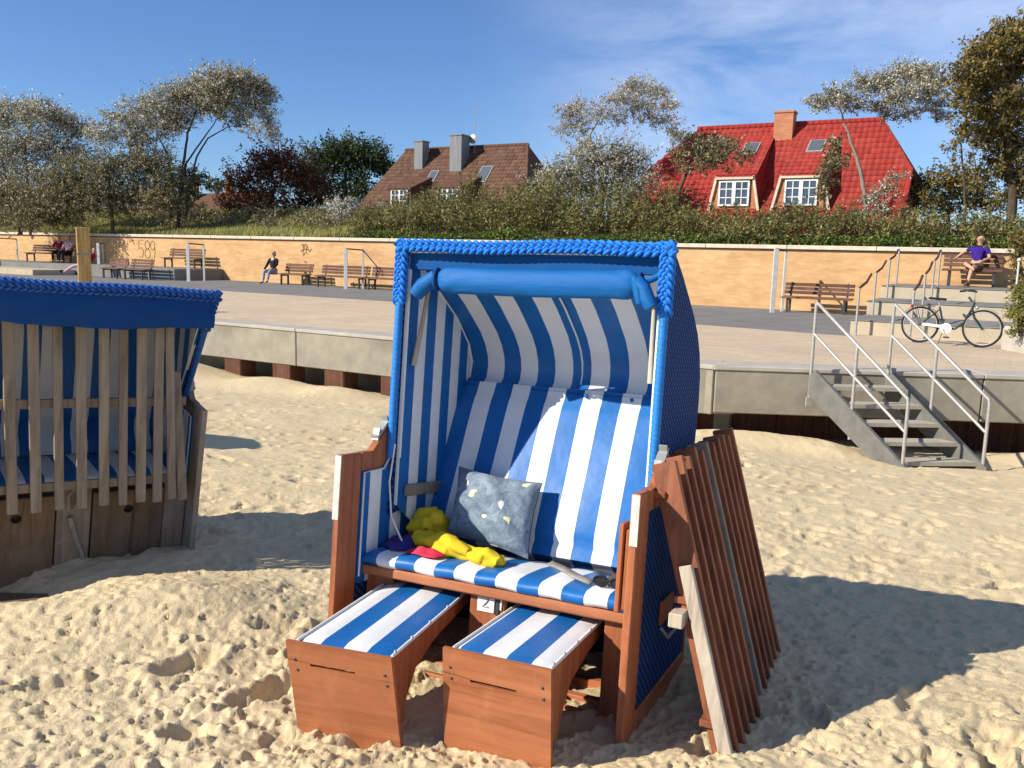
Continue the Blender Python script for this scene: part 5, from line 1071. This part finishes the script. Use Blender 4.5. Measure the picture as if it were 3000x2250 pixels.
def tree(name, label, Y, trunk_px, clump_px, leafmat, r0=.14, size=.10, dens=1.0, seed=1, bark='bark_dark', wind=(1, -.3, .3), cat='tree', depth=.8, spread=.9, twig_r=.006, stems=()):
    tp = [at(x, y, Y) for x, y in trunk_px]; b = tp[0].copy(); g = terr_z(b[0], b[1]); tp[0][2] = min(tp[0][2], g + .0) ; rn = np.random.default_rng(seed + 100)
    root = empty(name, Matrix.Translation((b[0], b[1], g - .1)), label, cat); off = np.array([b[0], b[1], g - .1]); cl = []
    for x, y, rx, rz, n in clump_px:
        c = at(x, y, Y + rn.uniform(-depth, depth)) - off; cl.append((tuple(c), (rx, (rx + rz) / 2 * 1.05, rz), int(n * dens)))
    limbs(root, [tuple(p - off) for p in tp], cl, r0, bark, seed, [[tuple(at(x, y, Y + dY) - off) for x, y in st_] for st_, dY in stems]); leafcloud('crown', cl, leafmat, root, size, wind, spread, seed, bark, twig_r=twig_r * (1.5 if leafmat in ('leaf_silver', 'leaf_white', 'leaf_olive') else 1)); return root

tree('silver_poplar', 'windswept silver poplar with an arching crown left of the brown house', 43, [(520, 640), (528, 540), (540, 460), (550, 390), (575, 320)],
     [(300, 395, 1.1, .55, 750), (365, 355, 1.2, .7, 1000), (430, 330, 1.2, .8, 1300), (500, 300, 1.1, .8, 1500), (560, 265, 1.1, .7, 1500), (630, 245, 1.1, .6, 1500), (690, 235, 1.0, .55, 1400), (745, 255, .8, .5, 900), (778, 280, .5, .45, 500), (660, 290, 1.2, .6, 1300), (730, 310, .9, .5, 800), (600, 310, 1.0, .6, 1100), (780, 345, .5, .6, 420), (690, 350, .9, .4, 500), (800, 395, .45, .45, 240), (480, 380, 1.0, .5, 600), (395, 410, .9, .5, 600), (740, 380, .6, .35, 200), (520, 350, .9, .5, 700)],
     'leaf_silver', .09, .075, 2.4, 3, stems=(([(500, 645), (505, 540), (490, 450), (455, 385), (430, 345)], .4), ([(545, 640), (560, 530), (575, 460), (610, 405), (670, 370), (740, 365)], -.3), ([(530, 600), (545, 480), (600, 400), (650, 330)], .2)))
tree('silver_poplar', 'broad pale silver poplar at the far left edge of the photograph', 45, [(90, 660), (85, 560), (75, 460), (70, 400)],
     [(-20, 350, 1.3, .8, 1300), (40, 335, 1.2, .7, 1300), (110, 335, 1.2, .7, 1300), (170, 355, 1.0, .6, 900), (-30, 440, 1.4, 1.1, 1500), (60, 430, 1.4, 1.1, 1700), (150, 430, 1.4, 1.0, 1600), (230, 380, 1.0, .5, 700), (10, 530, 1.3, 1.1, 1300), (110, 530, 1.4, 1.1, 1500), (215, 460, 1.2, .8, 1100)], 'leaf_silver', .11, .078, 2.2, 5, stems=(([(150, 660), (160, 540), (180, 440), (215, 390)], .3), ([(30, 660), (20, 540), (0, 440), (-20, 380)], -.3)))
tree('silver_shrub', 'tall dense olive grey shrub below the arching poplar', 42, [(330, 665), (325, 580), (320, 520)],
     [(230, 520, 1.2, 1.0, 1500), (310, 500, 1.2, .9, 1500), (390, 490, 1.1, .9, 1500), (450, 480, .9, .8, 1100), (485, 540, .8, 1.0, 1100), (200, 600, 1.2, .8, 1200), (290, 590, 1.3, .9, 1500), (380, 580, 1.3, 1.0, 1600), (450, 600, 1.0, .8, 1100)], 'leaf_olive', .09, .08, 2.0, 7, cat='shrub')
tree('silver_shrub', 'brownish shrub thicket at the bottom left below the pale poplar', 42, [(60, 680), (60, 620), (60, 570)],
     [(-40, 580, 1.2, 1.0, 1400), (40, 590, 1.2, 1.0, 1500), (120, 600, 1.2, .9, 1500), (170, 545, 1.0, .9, 1000), (-20, 640, 1.3, .6, 900), (90, 645, 1.3, .6, 1000), (190, 640, 1.0, .5, 700)], 'leaf_olive', .09, .08, 2.0, 8, cat='shrub')
tree('ivy_shrub', 'dark green shrub in front of the small far chimney', 50, [(545, 640), (545, 580), (550, 540)], [(530, 560, .8, .9, 900), (575, 530, .8, .5, 600), (540, 510, .6, .5, 500), (640, 545, .8, .35, 500), (520, 610, .8, .6, 600)], 'leaf_green', .1, .12, 1.0, 9, cat='shrub')
tree('red_shrub', 'dark red brown leaved shrub beside the small far roof', 46, [(800, 660), (800, 590), (805, 530)],
     [(700, 540, 1.0, .8, 1300), (770, 490, 1.2, .8, 1800), (835, 485, 1.1, .8, 1700), (890, 525, 1.0, .8, 1400), (930, 575, .8, .8, 1000), (820, 560, 1.5, 1.0, 2000), (720, 600, 1.2, .7, 1300), (880, 615, 1.2, .6, 1200), (670, 590, .7, .6, 600)], 'leaf_red', .13, .11, 1.15, 11, wind=(.3, 0, .8), cat='shrub')
tree('green_tree', 'round dark green tree left of the brown roofed house', 60, [(1010, 640), (1010, 560), (1012, 500)],
     [(930, 480, 1.4, 1.1, 1500), (985, 450, 1.4, .9, 1600), (1040, 450, 1.5, .9, 1700), (1095, 475, 1.2, 1.0, 1400), (1120, 500, .9, .8, 800), (1010, 520, 2.0, 1.4, 2200), (940, 560, 1.5, 1.2, 1500), (1060, 570, 1.6, 1.2, 1500), (905, 520, .9, .9, 700)], 'leaf_green', .25, .15, 1.1, 13, wind=(.2, 0, .8))
tree('silver_willow', 'windblown white leaved willow in front of the gap between the houses', 38, [(1730, 640), (1735, 540), (1738, 450), (1728, 395), (1760, 340)],
     [(1650, 330, .55, .4, 330), (1685, 320, .6, .4, 420), (1640, 380, .45, .4, 220), (1690, 375, .6, .4, 380), (1750, 330, .6, .4, 380), (1800, 290, .7, .4, 600), (1850, 255, .75, .35, 620), (1905, 270, .7, .4, 600), (1945, 310, .6, .4, 420), (1870, 310, .8, .4, 650), (1960, 360, .5, .35, 260), (1900, 350, .7, .3, 380), (1800, 345, .6, .35, 300), (1980, 400, .5, .3, 170), (1700, 430, .5, .4, 260)], 'leaf_white', .08, .064, 2.1, 15, 'bark_pale', spread=.8)
tree('silver_shrub', 'dense whitish shrub below the windblown willow', 36, [(1760, 640), (1765, 580), (1770, 530)],
     [(1590, 530, .7, .5, 600), (1650, 500, .9, .7, 1000), (1720, 470, .9, .7, 1100), (1790, 460, .9, .7, 1000), (1850, 480, .9, .8, 1000), (1620, 560, .9, .6, 900), (1710, 550, 1.0, .7, 1200), (1800, 545, 1.0, .7, 1200), (1870, 550, .8, .6, 800), (1570, 570, .6, .4, 400)], 'leaf_silver', .08, .07, 2.0, 17, cat='shrub')
tree('olive_tree', 'dark olive leaved small tree over the left end of the red roof', 32.5, [(1985, 650), (1990, 560), (2020, 490), (2060, 450)],
     [(1985, 450, .5, .4, 450), (2030, 430, .55, .4, 600), (2080, 425, .6, .4, 650), (2130, 440, .55, .35, 560), (2175, 455, .4, .3, 300), (2060, 470, .6, .35, 500), (2000, 495, .4, .3, 220), (2110, 480, .5, .3, 300), (1990, 400, .4, .3, 200)], 'leaf_olive', .07, .08, 1.0, 19)
tree('windswept_tree', 'windswept tree with a pale curved trunk before the red roof', 30.5, [(2545, 680), (2535, 570), (2515, 480), (2488, 400), (2468, 340)],
     [(2395, 300, .6, .3, 380), (2440, 280, .6, .35, 480), (2490, 300, .6, .3, 480), (2530, 250, .7, .35, 620), (2590, 240, .7, .35, 700), (2645, 215, .65, .35, 640), (2700, 215, .6, .35, 560), (2735, 255, .5, .4, 480), (2680, 270, .7, .35, 640), (2620, 285, .7, .3, 560), (2730, 310, .5, .3, 360), (2660, 330, .6, .25, 300), (2560, 310, .5, .22, 260), (2765, 345, .4, .25, 160), (2600, 340, .4, .2, 150)], 'leaf_silver', .085, .062, 2.3, 21, 'bark_pale', spread=.75)
tree('hanging_shrub', 'small olive shrub growing before the right dormer of the red house', 31.5, [(2420, 680), (2415, 600), (2420, 520)], [(2430, 460, .3, .5, 380), (2415, 510, .35, .4, 400), (2405, 560, .3, .3, 300), (2460, 480, .3, .3, 200), (2440, 420, .25, .3, 160)], 'leaf_olive', .05, .08, 1.0, 23, cat='shrub')
tree('grey_shrub', 'small grey leaved shrub at the foot of the pale trunk', 29.5, [(2560, 680), (2560, 620), (2565, 580)], [(2545, 590, .45, .35, 420), (2590, 560, .5, .3, 380), (2620, 520, .4, .2, 220), (2520, 630, .5, .2, 300), (2580, 620, .4, .25, 260)], 'leaf_silver', .05, .07, 1.0, 25, cat='shrub')
tree('broad_tree', 'large olive brown leaved tree filling the right edge', 25, [(2975, 690), (2965, 560), (2950, 440), (2955, 300), (2975, 160)],
     [(2830, 215, .5, .4, 900), (2870, 165, .55, .4, 1100), (2930, 130, .6, .45, 1300), (2990, 95, .6, .45, 1300), (3050, 70, .6, .5, 1200), (2850, 260, .6, .45, 1200), (2910, 230, .7, .5, 1500), (2980, 200, .7, .5, 1500), (3050, 180, .7, .6, 1300), (2820, 300, .4, .35, 600), (2880, 330, .6, .45, 1100), (2950, 310, .7, .5, 1500), (3030, 310, .7, .6, 1300), (2900, 400, .5, .4, 900), (2960, 400, .6, .5, 1200), (3040, 430, .7, .6, 1200), (2930, 480, .5, .5, 900), (2990, 500, .6, .5, 1100), (2850, 390, .35, .3, 300), (2960, 570, .5, .5, 800), (3050, 560, .6, .6, 900), (2810, 380, .25, .3, 140)], 'leaf_oak', .14, .085, 1.0, 27, 'bark_dark', wind=(.4, 0, .6))
tree('thin_tree', 'sparse thin stemmed young tree left of the large right tree', 27, [(2830, 690), (2828, 600), (2822, 500), (2815, 420)], [(2800, 420, .3, .25, 130), (2825, 390, .3, .25, 150), (2790, 460, .25, .25, 90), (2850, 450, .25, .3, 110), (2870, 500, .2, .4, 120)], 'leaf_oak', .04, .08, 1.0, 29)
tree('dark_hedge', 'dark brown green hedge right of the red house', 34, [(2780, 680), (2780, 620), (2780, 580)], [(2690, 560, .6, .5, 800), (2740, 540, .7, .5, 1000), (2800, 535, .7, .55, 1000), (2860, 545, .7, .5, 900), (2710, 600, .7, .4, 800), (2790, 600, .9, .5, 1000), (2880, 600, .8, .5, 900)], 'leaf_oak', .1, .095, 1.1, 31, wind=(.2, 0, 1), cat='hedge')

# hedges along the dune foot: dense upright twigs
def hedge(name, label, px0, px1, m0, m1, top, mat, n, size, seed, cat='hedge'):
    r = np.random.default_rng(seed); a, b = ray_m(px0, (m0 + m1) / 2), ray_m(px1, (m0 + m1) / 2); e0, e1 = em(a)[0], em(b)[0]; root = empty(name, WM @ Matrix.Translation(((e0 + e1) / 2, (m0 + m1) / 2, 1.8)), label, cat); cl = []
    k = int((e1 - e0) / .55)
    for i in range(k):
        for row in range(3):
            m = m0 + (m1 - m0) * (row + r.random()) / 3; e = e0 + (e1 - e0) * (i + r.random()) / k; p = wp(e, m, 0); g = terr_z(p[0], p[1]); h = top((e - e0) / (e1 - e0)) * (.72 + .14 * row + r.uniform(-.14, .14))
            cl.append(((e - (e0 + e1) / 2, m - (m0 + m1) / 2, g - 1.8 + h * .5), (.55, .5, max(h * .52, .15)), int(n / (k * 3))))
    leafcloud('foliage', cl, mat, root, size, (.25, -.1, 1), .55, seed, 'bark_dark', twig_r=.007); return root
hedge('rose_hedge', 'brown olive wild rose hedge in front of the brown house', 1060, 1960, 1.0, 4.2, lambda t: 1.15 + 1.05 * math.sin(min(t * 3.0, 1.7)) + .12 * math.sin(t * 23), 'leaf_hedge', 40000, .078, 41)
hedge('rose_hedge', 'long green brown wild rose hedge in front of the red house', 1940, 3080, .7, 3.6, lambda t: 1.2 + .08 * math.sin(t * 19), 'leaf_hedge', 30000, .074, 43)
hedge('shrub_thicket', 'dense brown olive thicket under the left poplars', -120, 560, 7.0, 10.0, lambda t: 1.9 + .4 * math.sin(t * 13), 'leaf_olive', 26000, .085, 44, 'shrub')
hedge('low_shrub', 'low olive shrubs on the grassy bank at the left', 520, 1080, 3.4, 6.0, lambda t: .75 + .25 * math.sin(t * 17), 'leaf_olive', 9000, .085, 45, 'shrub')
tree('silver_shrub', 'small round silvery shrub at the left of the brown roof', 40, [(1000, 670), (1000, 640), (1000, 620)], [(985, 610, .5, .4, 500), (1015, 605, .5, .4, 450), (1000, 640, .6, .3, 450)], 'leaf_white', .05, .08, 1.0, 47, cat='shrub')
tree('planter_shrub', 'yellow green shrub growing from the planter at the right edge', 14.3, [(2990, 985), (2985, 930), (2985, 880)], [(2970, 930, .10, .15, 380), (2995, 890, .14, .2, 500), (2975, 860, .09, .12, 260), (3030, 920, .2, .25, 600), (3000, 960, .15, .12, 380), (3030, 840, .2, .25, 450), (2965, 975, .07, .07, 140)], 'leaf_planter', .02, .035, 1.0, 49, wind=(0, 0, 1), cat='shrub', depth=.1, twig_r=.003)
tree('climbing_shrub', 'loose climbing shrub over the end of the yellow wall', 21, [(3000, 860), (2990, 780), (2985, 720)], [(2985, 700, .2, .3, 500), (2975, 760, .14, .25, 350), (3010, 740, .25, .4, 600), (2990, 810, .15, .2, 280), (3030, 680, .3, .3, 600)], 'leaf_oak', .03, .05, 1.0, 51, wind=(0, 0, 1), cat='shrub', depth=.15)

# ground cover and grass on the bank (uncountable)
def ground_leaves(name, px0, px1, m0, m1, mat, n, size, h, seed, up=False):
    r = np.random.default_rng(seed); e0 = em(ray_m(px0, (m0 + m1) / 2))[0]; e1 = em(ray_m(px1, (m0 + m1) / 2))[0]; e = r.uniform(e0, e1, n); m = r.uniform(m0, m1, n) ; P = W0 + e[:, None] * E_ + m[:, None] * N_
    s = np.clip(m / 11, 0, 1); s = s * s * (3 - 2 * s); lf = 1 / (1 + np.exp((e + 9) / 3.2)); g = 1.98 + (.45 + 1.55 * lf) * s + .25 * vnoise(P[:, 0], P[:, 1], 2.7, 21) * np.minimum(m / 2, 1)
    patch = .6 + .8 * (vnoise(e, m * 1.5, 1.7, 61) + .5)
    if up:
        hh_ = h * r.uniform(.5, 1.3, n) * patch; C = np.stack([P[:, 0], P[:, 1], g + hh_ / 2], 1); A = np.stack([hh_ * .35 + r.normal(size=n) * .05, r.normal(size=n) * .06, hh_], 1); B = np.stack([np.full(n, size), r.normal(size=n) * size, np.zeros(n)], 1)
    else:
        C = np.stack([P[:, 0], P[:, 1], g + h * r.random(n) * patch], 1); A = r.normal(size=(n, 3)); A /= np.linalg.norm(A, axis=1)[:, None]; B = np.cross(A, r.normal(size=(n, 3))); B /= np.linalg.norm(B, axis=1)[:, None]; k = size * r.uniform(.6, 1.3, n)[:, None]; A = A * k * 1.3; B = B * k
    V, Fq = quads(C, A, B); tag(link(name, fastmesh(name, V, Fq), MAT[mat]), kind='stuff')
ground_leaves('ground_cover', 1050, 3100, .40, 1.7, 'leaf_ground', 26000, .065, .42, 71)
ground_leaves('dune_grass', -150, 1120, .40, 7.5, 'grass_blade', 60000, .022, .30, 73, True)
ground_leaves('dune_grass', 900, 3100, 3.0, 9.0, 'grass_blade', 14000, .022, .3, 75, True)
